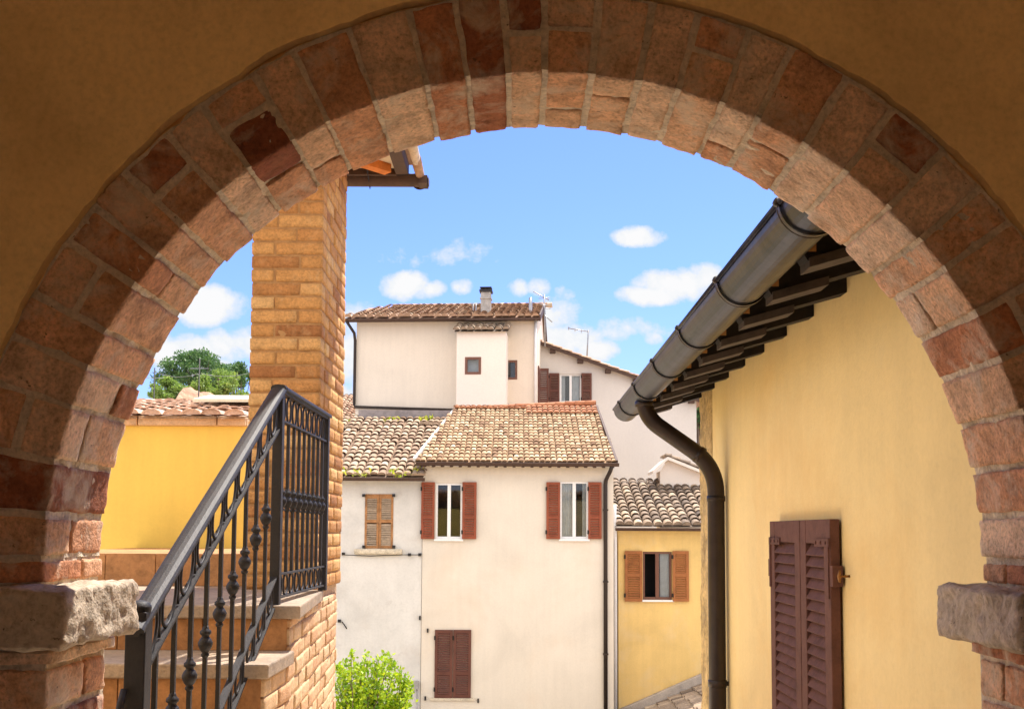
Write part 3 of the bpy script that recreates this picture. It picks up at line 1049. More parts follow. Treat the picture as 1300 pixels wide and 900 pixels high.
def far_shutter(parent, px0, px1, py0, py1, Y, material, slats=14, mid=.38, out=.04, name='shutter', label=None, hinge_to=0):
    x0, x1, z0, z1 = rect(px0, px1, py0, py1, Y)
    b = MB()
    ht = z1 - z0
    shutter_leaf(b, Matrix.Translation((x0, Y - out, z0)), x1 - x0, ht, slats, .04, min(.07, (x1 - x0) * .17), ht * mid if mid else None, ang=-32)
    o = b.build(name, material, parent, label=label)
    for f in (.12, .88):
        b = MB()
        xx = x0 if (px0 + px1) / 2 > hinge_to else x1
        b.box(xx - .02, xx + .02, Y - out - .05, Y - out + .02, z0 + ht * f - .05, z0 + ht * f + .05)
        b.build('hinge', M['dark_wood'], o)
    return o


def eave_gutter(parent, x0, x1, y, z, r=.07, rafters=0, mat_='eave_brown'):
    b = MB()
    half_gutter(b, (x0, y, z), (x1, y, z), r, rim=.012)
    end_cap(b, (x0, y, z), (1, 0, 0), r)
    end_cap(b, (x1 - .007, y, z), (1, 0, 0), r)
    return b.build('gutter', M[mat_], parent)


# ================================================================== YELLOW HOUSE ON THE RIGHT (eaves, big gutter, downpipe, shutters)
WXR = 1.57
yh = thing('yellow_house', 'warm yellow plastered house with deep dark eaves and a big round gutter on the right', 'house', (3.4, 6.0, GZ))
ZW = at(977, 446, X=WXR).z         # where the wall meets the eaves
YEND = at(905, 600, X=WXR).y       # where the rough corner strip begins
b = MB()
YC = at(889, 600, X=WXR).y
b.box(WXR, 5.2, YB + .10, YEND, GZ, ZW + .25)
b.build('wall', M['yellow_near'], yh)
b = MB()


def fcr(p):
    return V3((WXR - .012 + p.x, YEND + .002 + p.y, -.30 + p.z))


b.rough(fcr, (.5, YC - YEND, ZW + .62), (6, 16, 90), .014, .02, 4, .5, .5)
b.build('corner_strip', M['rough_corner'], yh)
b = MB()
b.box(WXR + .3, 5.2, YEND + .01, 9.0, GZ, ZW + .2)
b.build('wall', M['yellow_near'], yh)
SLO = math.tan(rad(16))
XG = .97                           # gutter axis
ZG = EOFF + 1.085
GR = .106
zr = lambda x: ZW + .02 - (WXR - x) * SLO   # underside of rafters
YE = 9.05
for yy in [4.85 - .54 * 3 + .54 * i for i in range(11)]:
    b = MB()
    y0, y1 = yy - .05, yy + .05
    xa, xb = 1.075, 1.75
    pts = []
    for y_ in (y0, y1):
        pts += [V3((xa, y_, zr(xa))), V3((xb, y_, zr(xb))), V3((xb, y_, zr(xb) + .12)), V3((xa + .02, y_, zr(xa) + .12)), V3((xa - .03, y_, zr(xa) + .05))]
    b.mesh(pts, [(0, 1, 2, 3, 4), (9, 8, 7, 6, 5)] + [(i, 5 + i, 5 + (i + 1) % 5, (i + 1) % 5) for i in range(5)])
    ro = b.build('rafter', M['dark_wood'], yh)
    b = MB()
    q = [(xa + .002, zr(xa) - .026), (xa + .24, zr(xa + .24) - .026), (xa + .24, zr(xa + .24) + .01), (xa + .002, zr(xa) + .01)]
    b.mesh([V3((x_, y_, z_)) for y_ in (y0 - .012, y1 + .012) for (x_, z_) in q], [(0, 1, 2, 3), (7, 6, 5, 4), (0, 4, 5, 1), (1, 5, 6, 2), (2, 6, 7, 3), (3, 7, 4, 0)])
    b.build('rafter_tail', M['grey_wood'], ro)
    b = MB()
    b.box(xa - .036, xa + .03, y0 - .003, y1 + .003, zr(xa) + .035, zr(xa) + .118)
    b.build('rafter_end', M['rafter_end'], ro)  # orange block stands in for sun catching the rafter's end
b = MB()
o1, o2 = V3((1.0, YB + .12, zr(1.0) + .121)), V3((1.8, YB + .12, zr(1.8) + .121))
k = 12
for i in range(k):                 # eave boards, each a plank with a gap
    xa, xb = 1.0 + .8 * i / k, 1.0 + .8 * (i + 1) / k - .006
    pts = []
    for x in (xa, xb):
        for zz in (0, .02):
            for y_ in (YB + .12, YE):
                pts.append(V3((x, y_, zr(x) + .121 + zz)))
    b.mesh(pts, [(0, 1, 3, 2), (4, 6, 7, 5), (0, 4, 5, 1), (2, 3, 7, 6), (0, 2, 6, 4), (1, 5, 7, 3)])
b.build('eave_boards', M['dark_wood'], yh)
b = MB()
dd = V3((1, 0, SLO)).normalized()
b.mesh([(1.06, YB + .12, zr(1.06) + .142), (5.2, YB + .12, zr(5.2) + .142), (5.2, YE, zr(5.2) + .142), (1.06, YE, zr(1.06) + .142),
        (1.06, YB + .12, zr(1.06) + .16), (5.2, YB + .12, zr(5.2) + .16), (5.2, YE, zr(5.2) + .16), (1.06, YE, zr(1.06) + .16)],
       [(0, 3, 2, 1), (4, 5, 6, 7), (0, 1, 5, 4), (2, 3, 7, 6), (0, 4, 7, 3), (1, 2, 6, 5)])
tiles(b, (1.055, YE, zr(1.055) + .162), (0, -1, 0), dd, YE - YB - .12, 3.0, .20, .36, seed=3)
b.build('roof', M['tile'], yh)
b = MB()
half_gutter(b, (XG, YB + .14, ZG), (XG, 9.02, ZG), GR, rim=.013, n=20)
end_cap(b, (XG, 9.015, ZG), (0, 1, 0), GR, 20)
gt = b.build('gutter', M['copper'], yh)
for yy in (3.30, 4.34, 5.38, 6.42, 7.46, 8.50):
    b = MB()
    half_gutter(b, (XG, yy - .012, ZG), (XG, yy + .012, ZG), GR + .008, .010, 20, .015)
    b.tube([(XG - (GR + .004) * math.cos(PI * i / 16), yy + .02, ZG - (GR + .004) * math.sin(PI * i / 16)) for i in range(17)], .006, 6)
    b.build('gutter_joint', M['pipe'], gt)
b = MB()
P0 = V3((XG, 7.72, ZG - GR + .02))
XP = 1.49
pts = []
# outlet, elbow, sloping run back to the wall, elbow, vertical run
zA, zB = ZG - GR - .10, at(905, 592, Y=7.62).z
yp0, yp1 = 7.72, 7.62
key = [P0, V3((XG, yp0, zA)), V3((XP, yp1, zB)), V3((XP, yp1, GZ))]


def fillet(a, c, d, r, k=9):
    u, v = (a - c).normalized(), (d - c).normalized()
    p0, p1 = c + u * r, c + v * r
    return [p0 * (1 - t) ** 2 + c * (2 * t * (1 - t)) + p1 * t ** 2 for t in [i / k for i in range(k + 1)]]


pts = [key[0]] + fillet(key[0], key[1], key[2], .14) + fillet(key[1], key[2], key[3], .20) + [key[3]]
b.tube(pts, .063, 20)
dp = b.build('downpipe', M['pipe'], yh)
b = MB()
b.tube([(XG, yp0, ZG - GR + .012), (XG, yp0, ZG - GR - .03)], .070, 20)
q = key[1].lerp(key[2], .78)
dq = (key[2] - key[1]).normalized()
b.build('pipe_collar', M['pipe'], dp)
b = MB()
b.tube([q - dq * .02, q + dq * .02], .068, 20)
b.build('pipe_collar', M['pipe'], dp)
b = MB()
b.tube([(XP, yp1, zB - .26), (XP, yp1, zB - .22)], .068, 20)
b.build('pipe_collar', M['pipe'], dp)
b = MB()
b.tube([(XP, yp1, zB - 1.62), (XP, yp1, zB - 1.57)], .068, 20)
b.box(XP, WXR + .01, yp1 - .012, yp1 + .012, zB - 1.61, zB - 1.58)
b.build('pipe_collar', M['pipe'], dp)

# near shutters on the right wall: two closed louvred leaves, hinges, straps and hold-back
sA, sM, sB = at(977, 662, X=WXR - .06).y, at(1015, 662, X=WXR - .06).y, at(1053.5, 662, X=WXR - .06).y
zS1 = at(1018, 660, X=WXR - .06).z
zS0 = zS1 - 1.75
for (ya, yb2) in ((sA, sM + .003), (sM - .003, sB)):
    wd = abs(ya - yb2)
    m = Matrix.Translation((WXR - .012, ya, zS0)) @ Matrix.Rotation(rad(-90), 4, 'Z')
    b = MB()
    shutter_leaf(b, m, wd - .006, zS1 - zS0, 27, .048, .100, None, slat_h=.080, ang=-30)
    lf = b.build('shutter', M['shutter_near'], yh, bevel=.004)
    hinge_left = ya == sA
    x_h = .02 if hinge_left else wd - .026
    for zf in (.93, .10):
        b = MB()
        zc = (zS1 - zS0) * zf
        b.box(x_h - .012, x_h + .012, -.056, -.048, zc - .26, zc + .03, .5, m)
        b.box(x_h - .02 if hinge_left else x_h - .22, x_h + .22 if hinge_left else x_h + .02, -.055, -.0475, zc - .012, zc + .026, .5, m)
        for q in (.03, .11, .19):
            xx = x_h + q if hinge_left else x_h - q
            b.box(xx - .008, xx + .008, -.060, -.054, zc, zc + .015, .5, m)
        b.box(-.035 if hinge_left else wd - .01, .012 if hinge_left else wd + .035, -.050, .0, zc - .20, zc - .10, .5, m)
        b.build('hinge', M['shutter_near'], lf)
b = MB()
ph = at(1069, 731, X=WXR - .03)
b.tube([(WXR, ph.y - .02, ph.z), (WXR - .05, ph.y - .03, ph.z)], .006, 8)
b.tube([(WXR - .05, ph.y - .03, ph.z - .028), (WXR - .055, ph.y - .035, ph.z), (WXR - .05, ph.y - .03, ph.z + .028)], [.006, .010, .005], 8)
b.build('shutter_catch', M['brass'], yh)

# ================================================================== SATURATED YELLOW HOUSE ON THE LEFT
YL = 8.62
XLE = -2.27
lh = thing('yellow_house', 'bright saturated yellow house wall with low tiled roof behind the staircase on the left', 'house', (-4.6, 11.0, GZ))
zlt = at(230, 541, Y=YL).z
b = MB()
b.box(-8.5, XLE, YL, 12.55, GZ, zlt)
b.build('wall', M['yellow_left'], lh)
b = MB()
b.box(-8.5, XLE, YL - .02, YL + .3, zlt + .001, zlt + .060)
x = -8.5
while x < XLE - .05:
    x2 = min(x + U(.5, .75), XLE)
    b.box(x, x2 - .008, YL - .06 + U(-.008, .008), YL + .3, zlt + .002 + U(0, .006), zlt + .082, R())
    x = x2
b.build('cornice', M['stair_brick'], lh, bevel=.006)
b = MB()
zr1 = at(230, 511, Y=12.6).z
O = V3((-8.5, YL - .10, zlt + .055))
WL = XLE + 8.5
Vd = V3((0, 12.6 - YL + .10, zr1 - zlt - .09))
b.mesh([O, O + V3((WL, 0, 0)), O + V3((WL, 0, 0)) + Vd, O + Vd], [(0, 1, 2, 3)], .3)
tiles(b, O + V3((0, 0, .004)), (1, 0, 0), Vd, WL, Vd.length, .17, .34, seed=8, jit=.022, rise=.28)
b.tube([O + Vd + V3((x_, 0, .0 + .012 * math.sin(x_ * 5))) for x_ in [i * .3 for i in range(21)]], .07, 8)
b.build('roof', M['tile_pink'], lh)
b = MB()                            # pale flat sheet lying on the tiles
q0, q1 = at(238, 531, Y=YL + .35), at(314, 528, Y=YL + .35)
z_on = lambda y: O.z + (y - O.y) / Vd.y * Vd.z + .115
ya, yb2 = YL + 1.0, YL + 3.0
pts = [V3((at(244, 525, Y=ya).x, ya, z_on(ya))), V3((XLE - .03, ya, z_on(ya))), V3((XLE - .03, yb2, z_on(yb2))), V3((at(264, 515, Y=yb2).x, yb2, z_on(yb2)))]
b.mesh(pts + [p + V3((0, 0, .03)) for p in pts], [(3, 2, 1, 0), (4, 5, 6, 7), (0, 1, 5, 4), (1, 2, 6, 5), (2, 3, 7, 6), (3, 0, 4, 7)])
b.build('roof_panel', M['pale_sheet'], lh)
# ================================================================== MIDDLE ROW OF HOUSES
YM = 26.0
# ---- cream house in the middle
x0, x1 = at(535.5, 750, Y=YM).x, at(779, 750, Y=YM).x
ze = at(655, 592, Y=YM).z
ch = thing('cream_house', 'cream plastered house with golden tiled roof and red brown shutters in the centre', 'house', ((x0 + x1) / 2, YM, GZ))
win = [rect(553, 587, 613, 684, YM), rect(711, 747, 611, 684, YM)]
cd = rect(551, 598, 799, 886, YM)
b = MB()
facade(b, x0, x1, GZ, ze, YM, [(q[0], q[1], q[2], q[3]) for q in win], .16, YM + 9)
b.build('wall', M['cream'], ch)
b = MB()                           # band under the eaves, warm bounce light put into its colour
b.box(x0 + .02, x1 - .30, YM - .012, YM + .01, ze - .20, ze - .002)
b.build('eave_bounce_band', M['cream_warm'], ch)
for q, cur in ((win[0], (0, 0, 0, 0)), (win[1], (.0, .44, .80, 1.0))):
    pane_window(ch, q[0] + .002, q[1] - .002, q[2] + .002, q[3] - .002, YM + .035, M['frame_white'], 2, .050, None, cur[1] > 0, cur=cur)
for (pa, pb, pt, pb2) in ((535, 552, 612, 684), (587, 605, 612, 684), (693.5, 711, 612, 684), (746.5, 763.5, 612, 684)):
    far_shutter(ch, pa, pb, pt, pb2, YM, M['shutter_red'], 20)
for q in win:
    b = MB()
    b.box(q[0] - .03, q[1] + .03, YM - .06, YM + .10, q[2] - .05, q[2] + .001)
    b.build('sill', M['frame_white'], ch)
for (pa, pb) in ((552, 574.6), (575.4, 598)):
    far_shutter(ch, pa, pb, 799, 885, YM, M['shutter_dark'], 26, .36, .012, label='closed dark brown shutter at street level')
b = MB()
b.box(cd[0] - .10, cd[1] + .10, YM - .05, YM + .05, cd[2] - .05, cd[2] + .01)
b.build('sill', M['stone_sill'], ch)
# roof: eave line in front, ridge far behind
YR = 30.0
ev0, ev1 = at(526, 585, Y=YM - .38), at(783, 588, Y=YM - .38)
tp0, tp1 = at(578, 521, Y=YR), at(751, 513, Y=YR)
zE = (ev0.z + ev1.z) / 2
zT = (tp0.z + tp1.z) / 2
O = V3((ev0.x - .4, YM - .38, zE))
Vv = V3((0, YR - YM + .38, zT - zE))
WU = ev1.x - O.x
b = MB()
b.mesh([(ev0.x, YM - .38, zE - .02), (ev1.x, YM - .38, zE - .02), (tp1.x + .15, YR, zT - .02), (tp0.x, YR, zT - .02), (tp1.x + .15, YM + 9, zT - 2.2), (tp0.x, YM + 9, zT - 2.2)], [(0, 1, 2, 3), (3, 2, 4, 5)], .3)


def in_mid(u, v):
    f = v / Vv.length
    xl = ev0.x + (tp0.x - ev0.x) * f
    xr = ev1.x + (tp1.x + .15 - ev1.x) * f
    return xl < O.x + u < xr


tiles(b, O, (1, 0, 0), Vv, WU, Vv.length,   .135, .25, in_mid, .014, 21, .28, seg=4, step=.026, spread=.30)
rf = b.build('roof', M['tile_new'], ch)
b = MB()
tiles(b, O + Vv.normalized() * (Vv.length - .75) + V3((0, 0, .035)), (1, 0, 0), Vv, WU, .72, .16, .24, lambda u, v: tp1.x - 1.9 < O.x + u < tp1.x + .12 and in_mid(u, Vv.length - .3), .01, 5, .30)
tiles(b, O + Vv.normalized() * (Vv.length - .32) + V3((0, 0, .035)), (1, 0, 0), Vv, WU, .30, .16, .15, lambda u, v: O.x + u < tp1.x - 1.9 and in_mid(u, Vv.length - .3), .01, 6, .30)
for q in range(14):
    p, p2 = tp0.lerp(tp1 + V3((.1, 0, 0)), q / 14), tp0.lerp(tp1 + V3((.1, 0, 0)), (q + 1.1) / 14)
    b.tube([p + V3((0, 0, .03 + U(-.01, .01))), p2 + V3((0, 0, .045))], [.085, .07], 8, tint=R())
b.build('ridge_tiles', M['tile_red'], rf)
b = MB()                           # left verge in pale mortar, right verge dark
b.bar(ev0 + V3((.0, 0, .04)), tp0 + V3((0, 0, .04)), .07, .08)
b.build('verge', M['white_old'], rf)
b = MB()
b.bar(ev1 + V3((.0, 0, .02)), V3((tp1.x + .15, YR, zT + .02)), .06, .12)
b.build('verge', M['eave_brown'], rf)
eave_gutter(ch, ev0.x + .05, ev1.x + .05, YM - .44, zE - .03, .075)
b = MB()
k = 22
for i in range(k):
    xx = ev0.x + .25 + (WU - .75) * i / (k - 1)
    b.bar((xx, YM - .40, zE - .10), (xx, YM + .05, zE - .03), .075, .075)
b.build('rafter_tails', M['eave_brown'], ch)
dpx = at(768.5, 700, Y=YM).x
b = MB()
b.tube([(dpx + .13, YM - .42, zE - .08), (dpx + .10, YM - .36, zE - .20), (dpx + .01, YM - .08, zE - .42), (dpx, YM - .07, zE - .55), (dpx, YM - .07, GZ)], .052, 10)
dpo = b.build('downpipe', M['pipe'], ch)
for zz in (zE - 1.2, zE - 3.0, zE - 4.8):
    b = MB()
    b.box(dpx - .065, dpx + .065, YM - .13, YM + .0, zz, zz + .04)
    b.build('pipe_collar', M['pipe'], dpo)
for (px, py) in ((543, 800), (540, 886), (607, 889), (533, 784)):
    p = at(px, py, Y=YM - .02)      # little iron fixings in the wall
    b = MB()
    b.box(p.x - .02, p.x + .02, YM - .05, YM + .01, p.z - .05, p.z + .05)
    b.build('wall_hook', M['iron'], ch)

# ---- old white house to the left
xw0, xw1 = at(400, 750, Y=YM).x, x0 - .012
zw = at(480, 604, Y=YM).z
ow = thing('white_house', 'old whitewashed house with a mossy uneven tile roof left of the cream house', 'house', ((xw0 + xw1) / 2, YM, GZ))
hw = rect(463, 499, 627, 696, YM)
b = MB()
facade(b, xw0 - 3, xw1, GZ, zw, YM + .03, [(hw[0], hw[1], hw[2], hw[3])], .14, YM + 9)
b.build('wall', M['white_old'], ow)
for (pa, pb) in ((463, 480.8), (481.2, 499)):
    a0, a1, z0, z1 = rect(pa, pb, 627, 696, YM)
    b = MB()
    fr = MB()
    wd, ht = a1 - a0, z1 - z0
    m = Matrix.Translation((a0, YM + .05, z0))
    st_ = .055
    fr.box(0, st_, -.04, 0, 0, ht, .5, m)
    fr.box(wd - st_, wd, -.04, 0, 0, ht, .5, m)
    for (za, zb) in ((0, .07), (ht * .47, ht * .47 + .08), (ht - .11, ht)):
        fr.box(st_, wd - st_, -.038, -.002, za, zb, .5, m)
    for i in range(22):
        zc = .09 + (ht - .21) * i / 21
        if abs(zc - ht * .5) < .06:
            continue
        mm = m @ Matrix.Translation((U(-.006, .006), -.022, zc)) @ Matrix.Rotation(rad(-30 + U(-14, 10)), 4, 'X') @ Matrix.Rotation(rad(U(-1.5, 1.5)), 4, 'Y')
        b.box(st_ - .005, wd - st_ + .005, -.005, .005, -.030, .030, R(), mm)
    o = fr.build('shutter', M['shutter_worn_frame'], ow, label='bleached worn shutter with crooked slats')
    b.build('slats', M['shutter_worn_slat'], o)
b = MB()
p0, p1 = at(450, 700, Y=YM), at(511, 700, Y=YM)


def fsl(p):
    return V3((p0.x + p.x, YM - .12 + p.y, p0.z - .07 + p.z))


b.rough(fsl, (p1.x - p0.x, .2, .15), (24, 4, 4), .012, .03, 3, .5, .6)
b.build('sill', M['stone_sill'], ow)
b = MB()
b.tube([at(435, 704, Y=YM - .04), at(470, 705.5, Y=YM - .04), at(512, 704, Y=YM - .04), at(533, 704, Y=YM - .04)], .010, 6)
for (px, py) in ((436, 703), (533, 704), (431, 788), (520, 704), (462, 629), (500, 629), (462, 694), (500, 694)):
    p = at(px, py, Y=YM)
    b2 = MB()
    b2.box(p.x - .035, p.x + .035, YM - .06, YM + .03, p.z - .03, p.z + .04)
    b2.build('wall_hook', M['iron'], ow)
b.build('cable', M['iron'], ow)
p = at(434, 790, Y=YM)
b = MB()
b.tube([p + V3((0, 0, .02)), p + V3((.06, -.03, -.04)), p + V3((.12, 0.03, -.15))], .016, 6)
b.build('cable', M['iron'], ow)
b = MB()                           # meter box and pipe at the joint with the cream house
p = at(530, 869, Y=YM)
b.box(p.x - .10, p.x + .03, YM - .14, YM + .02, p.z - .09, p.z + .10)
b.tube([(p.x, YM - .06, p.z - .08), (p.x, YM - .06, GZ)], .028, 8)
b.build('meter_box', M['concrete'], ow)
YRW = 30.6
eo = at(400, 604, Y=YM - .35)
to = at(470, 529, Y=YRW)
Ow = V3((eo.x - 3.0, YM - .35, eo.z))
Vw = V3((0, YRW - YM + .35, to.z - eo.z))
xr_e = at(537, 604, Y=YM - .35).x
b = MB()
in_w = lambda u, v: Ow.x + u < xr_e + (tp0.x - xr_e) * v / Vw.length * .95 + .02
b.mesh([Ow - V3((0, 0, .03)), V3((xr_e, Ow.y, Ow.z - .03)), V3((tp0.x - .03, YRW, to.z - .03)), V3((Ow.x, YRW, to.z - .03))], [(0, 1, 2, 3)], .2)
tiles(b, Ow, (1, 0, 0), Vw, 11.2, Vw.length, .205, .33, in_w, .03, 33, .32, step=.035)
rfw = b.build('roof', M['tile_tan'], ow)
b = MB()                           # slipped loose tiles and a flat stone
rr = random.Random(4)
for (px, py, v) in ((452, 546, 3.9), (440, 560, 3.0), (548, 541, 4.2), (500, 560, 3.0)):
    p = at(px, py, Y=Ow.y + v * .97)
    b.bar(p + V3((-.35, 0, .08)), p + V3((.35, .2, .09)), .30, .08, tint=R())
b.build('loose_tile', M['tile_tan'], rfw)
eave_gutter(ow, Ow.x, xr_e + .05, YM - .40, Ow.z - .05, .07)
for (px, py, yy, k, s) in ((432, 601, YM - .4, 26, .16), (462, 602, YM - .4, 24, .15), (506, 601, YM - .4, 26, .16), (528, 596, YM - .3, 22, .10), (497, 537, YRW - .5, 50, .20), (545, 535, YRW - .4, 50, .20), (440, 540, YRW - .5, 30, .18)):
    c_ = at(px, py, Y=yy)           # yellow tufts growing in the gutter and on the tiles
    b = MB()
    for i in range(k):
        p = c_ + V3((rr.gauss(0, s * .8), rr.gauss(0, .05), rr.gauss(0, s * .3)))
        d1 = V3((rr.gauss(0, 1), rr.gauss(0, .5), rr.gauss(.3, 1))).normalized() * s * .45
        d2 = V3((rr.gauss(0, 1), rr.gauss(0, 1), rr.gauss(0, 1))).normalized() * s * .22
        b.face([p, p + d1 + d2, p + d1 * 1.7, p + d1 - d2], rr.random())
    b.build('weed_tuft', M['leaf_moss'], ow)
b = MB()
q0, q1 = at(455, 527, Y=YRW - .2), at(576, 525, Y=YRW - .2)
b.box(q0.x, q1.x, YRW - .2, YRW + .15, q0.z - .10, q0.z + .16)
b.build('flashing', M['lead'], rfw)

# ================================================================== TALL CREAM HOUSE BEHIND (turned slightly)
YT = 34.6
th = thing('tall_house', 'tall cream house with old tile roof and a grey chimney rising behind', 'house', (-2.5, YT, GZ))
A = at(452, 470, Y=34.65)            # left front corner
B = at(682, 470, Y=34.25)            # right front corner
A.z = B.z = 0
ux = (B - A).normalized()
vy = V3((-ux.y, ux.x, 0))           # away from us
Lt = (B - A).length
zt_e = at(570, 410, Y=34.9).z
MT = Matrix(((ux.x, vy.x, 0, A.x), (ux.y, vy.y, 0, A.y), (0, 0, 1, 0), (0, 0, 0, 1)))
inv = MT.inverted()


def on_front(px, py, off=0.0):
    """point of the turned front wall (local frame) seen there"""
    d = at(px, py, Y=30) - EYE
    nn = vy
    t = (A + vy * off - EYE).dot(nn) / d.dot(nn)
    return inv @ (EYE + d * t)


def place(b):
    b.v = [MT @ p for p in b.v]
    return b


DT = 7.0
ws = on_front(650, 468)
sw0, sw1 = on_front(642, 481), on_front(656, 458)
hole = (sw0.x, sw1.x, sw0.z, sw1.z)
zb_ = -2.0
b = MB()
zrg = zt_e + 1.15
facade(b, 0, Lt, zb_, zt_e, 0, [hole], .12, DT)
b.mesh([(Lt, 0, zt_e), (Lt, DT, zt_e), (Lt, DT / 2, zrg)], [(0, 1, 2)])
b.mesh([(0, 0, zt_e), (0, DT, zt_e), (0, DT / 2, zrg)], [(2, 1, 0)])
place(b).build('wall', M['cream_warm'], th)
# small bare window right of the shaft
b = MB()
fw = .05
for (a0, a1, z0, z1) in ((hole[0] - .02, hole[0] + fw, hole[2] - .02, hole[3] + .02), (hole[1] - fw, hole[1] + .02, hole[2] - .02, hole[3] + .02), (hole[0] + fw, hole[1] - fw, hole[2] - .02, hole[2] + fw), (hole[0] + fw, hole[1] - fw, hole[3] - fw, hole[3] + .02)):
    b.box(a0, a1, -.012, .05, z0, z1)
wn = place(b).build('window', M['frame_brown'], th)
b = MB()
b.face([(hole[0], .03, hole[2]), (hole[1], .03, hole[2]), (hole[1], .03, hole[3]), (hole[0], .03, hole[3])])
place(b).build('pane', M['glass'], wn)
b = MB()
b.face([(hole[0] - .2, .3, hole[2] - .2), (hole[1] + .2, .3, hole[2] - .2), (hole[1] + .2, .3, hole[3] + .2), (hole[0] - .2, .3, hole[3] + .2)])
place(b).build('room', M['interior'], wn)
# roof
slope = V3((0, DT / 2 + .45, zrg - zt_e + .10))
b = MB()
O = V3((-.32, -.45, zt_e - .02))
WT = Lt + .32 + .10
b.mesh([O, O + V3((WT, 0, 0)), O + V3((WT, 0, 0)) + slope, O + V3((0, 0, 0)) + slope, O + V3((WT, DT + .9, 0)), O + V3((0, DT + .9, 0))], [(0, 1, 2, 3), (3, 2, 4, 5)], .3)
hipl = .9
tiles(b, O + V3((0, 0, .01)), (1, 0, 0), slope, WT, slope.length, .25, .38, lambda u, v: u > hipl * v / slope.length * .9, .026, 14, .44, step=.045)
for k_ in range(30):
    p = O + slope + V3((hipl + (WT - hipl) * k_ / 29, 0, .03))
    b.tube([p, p + V3((.30, 0, .015))], .10, 8, tint=R())
rt = place(b).build('roof', M['tile'], th)
b = MB()
b.box(O.x, O.x + WT, -.44, -.36, zt_e - .10, zt_e - .02)
b.box(O.x, O.x + WT, -.36, .0, zt_e - .05, zt_e - .022)
place(b).build('fascia', M['eave_brown'], th)
b = MB()                            # brown verge boards on the right gable
b.bar(O + V3((WT, 0, -.02)), O + V3((WT, 0, -.02)) + slope, .05, .22)
b.bar(O + V3((WT, 0, -.02)) + slope, O + V3((WT, DT + .9, -.02)), .05, .22)
place(b).build('verge', M['eave_brown'], rt)
b = MB()
half_gutter(b, V3((O.x, -.50, zt_e - .05)), V3((O.x + WT * .62, -.50, zt_e - .05)), .06)
place(b).build('gutter', M['eave_brown'], th)
b = MB()                            # downpipe at the left corner and pipe along the foot of the wall
zf = on_front(452, 518).z
b.tube([(-.25, -.48, zt_e - .1), (-.05, -.14, zt_e - .45), (-.03, -.08, zt_e - .7), (-.03, -.08, zf + .12), (.0, -.08, zf + .03), (on_front(577, 522).x, -.10, on_front(577, 521).z)], .050, 8)
place(b).build('downpipe', M['pipe'], th)
b = MB()
xq = Lt - .06
b.tube([(xq, -.06, zt_e - .05), (xq, -.06, on_front(680, 516).z)], .045, 8)
place(b).build('corner_pipe', M['white_pipe'], th)
# vent pipes on the right end of the roof
b = MB()
p = on_front(674, 393, .9)
b.tube([(Lt - .25, .30, zt_e + .0), (Lt - .25, .30, zt_e + .82)], .06, 10)
place(b).build('vent_pipe', M['steel'], rt)
b = MB()
p = on_front(602, 395, .6)
b.tube([(p.x - .05, .75, zt_e + .2), (p.x - .05, .75, zt_e + .72)], .022, 8)
b.tube([(p.x + .05, .75, zt_e + .2), (p.x + .05, .75, zt_e + .72)], .022, 8)
b.box(p.x - .14, p.x + .14, .74, .78, zt_e + .70, zt_e + .73)
place(b).build('vent_pipe', M['steel'], rt)
c0, c1 = on_front(610.5, 390, .5), on_front(623, 369, .5)
b = MB()
b.box(c0.x, c1.x, .45, .78, zt_e + .1, c1.z - .05)
b.box(c0.x - .03, c1.x + .03, .42, .81, c1.z - .30, c1.z - .24)
chm = place(b).build('chimney', M['concrete'], rt, bevel=.01)
b = MB()
b.box(c0.x - .05, c1.x + .05, .40, .83, c1.z - .048, c1.z + .03)
for xx in (c0.x, c1.x - .04):
    b.box(xx, xx + .04, .46, .77, c1.z + .03, c1.z + .09)
b.box(c0.x - .03, c1.x + .03, .42, .81, c1.z + .09, c1.z + .12)
place(b).build('chimney_cap', M['iron'], chm)
# white shaft in front of the wall
s0, s1 = on_front(579.5, 470, -1.1), on_front(642, 470, -1.1)
zs = on_front(610, 421, -1.1).z
shw = rect(591, 610, 454, 475, 33.6)
w0, w1 = on_front(591, 474.5, -1.1), on_front(610, 454, -1.1)
b = MB()
facade(b, s0.x, s1.x, zb_, zs, -1.1, [(w0.x, w1.x, w0.z, w1.z)], .10, 0.0)
place(b).build('stair_shaft', M['white_pink'], th)
b = MB()
a0, a1, z0, z1 = w0.x, w1.x, w0.z, w1.z
for (p_, q_, r_, s_) in ((a0 - .02, a0 + .06, z0 - .02, z1 + .02), (a1 - .06, a1 + .02, z0 - .02, z1 + .02), (a0 + .06, a1 - .06, z0 - .02, z0 + .06), (a0 + .06, a1 - .06, z1 - .06, z1 + .02)):
    b.box(p_, q_, -1.115, -1.04, r_, s_)
wn = place(b).build('window', M['frame_brown'], th)
b = MB()
b.face([(a0, -1.06, z0), (a1, -1.06, z0), (a1, -1.06, z1), (a0, -1.06, z1)])
place(b).build('pane', M['glass'], wn)
b = MB()
b.face([(a0 - .1, -.85, z0 - .1), (a1 + .1, -.85, z0 - .1), (a1 + .1, -.85, z1 + .1), (a0 - .1, -.85, z1 + .1)])
place(b).build('room', M['curtain'], wn)
b = MB()
tiles(b, V3((s0.x - .10, -1.30, zs + .0)), (1, 0, 0), V3((0, 1.0, .34)), s1.x - s0.x + .2, 1.25, .215, .36, None, .02, 4, .42)
b.mesh([(s0.x - .08, -1.26, zs - .03), (s1.x + .08, -1.26, zs - .03), (s1.x + .08, 0, zs + .38), (s0.x - .08, 0, zs + .38)], [(0, 1, 2, 3)], .2)
place(b).build('shaft_roof', M['tile_grey'], th)
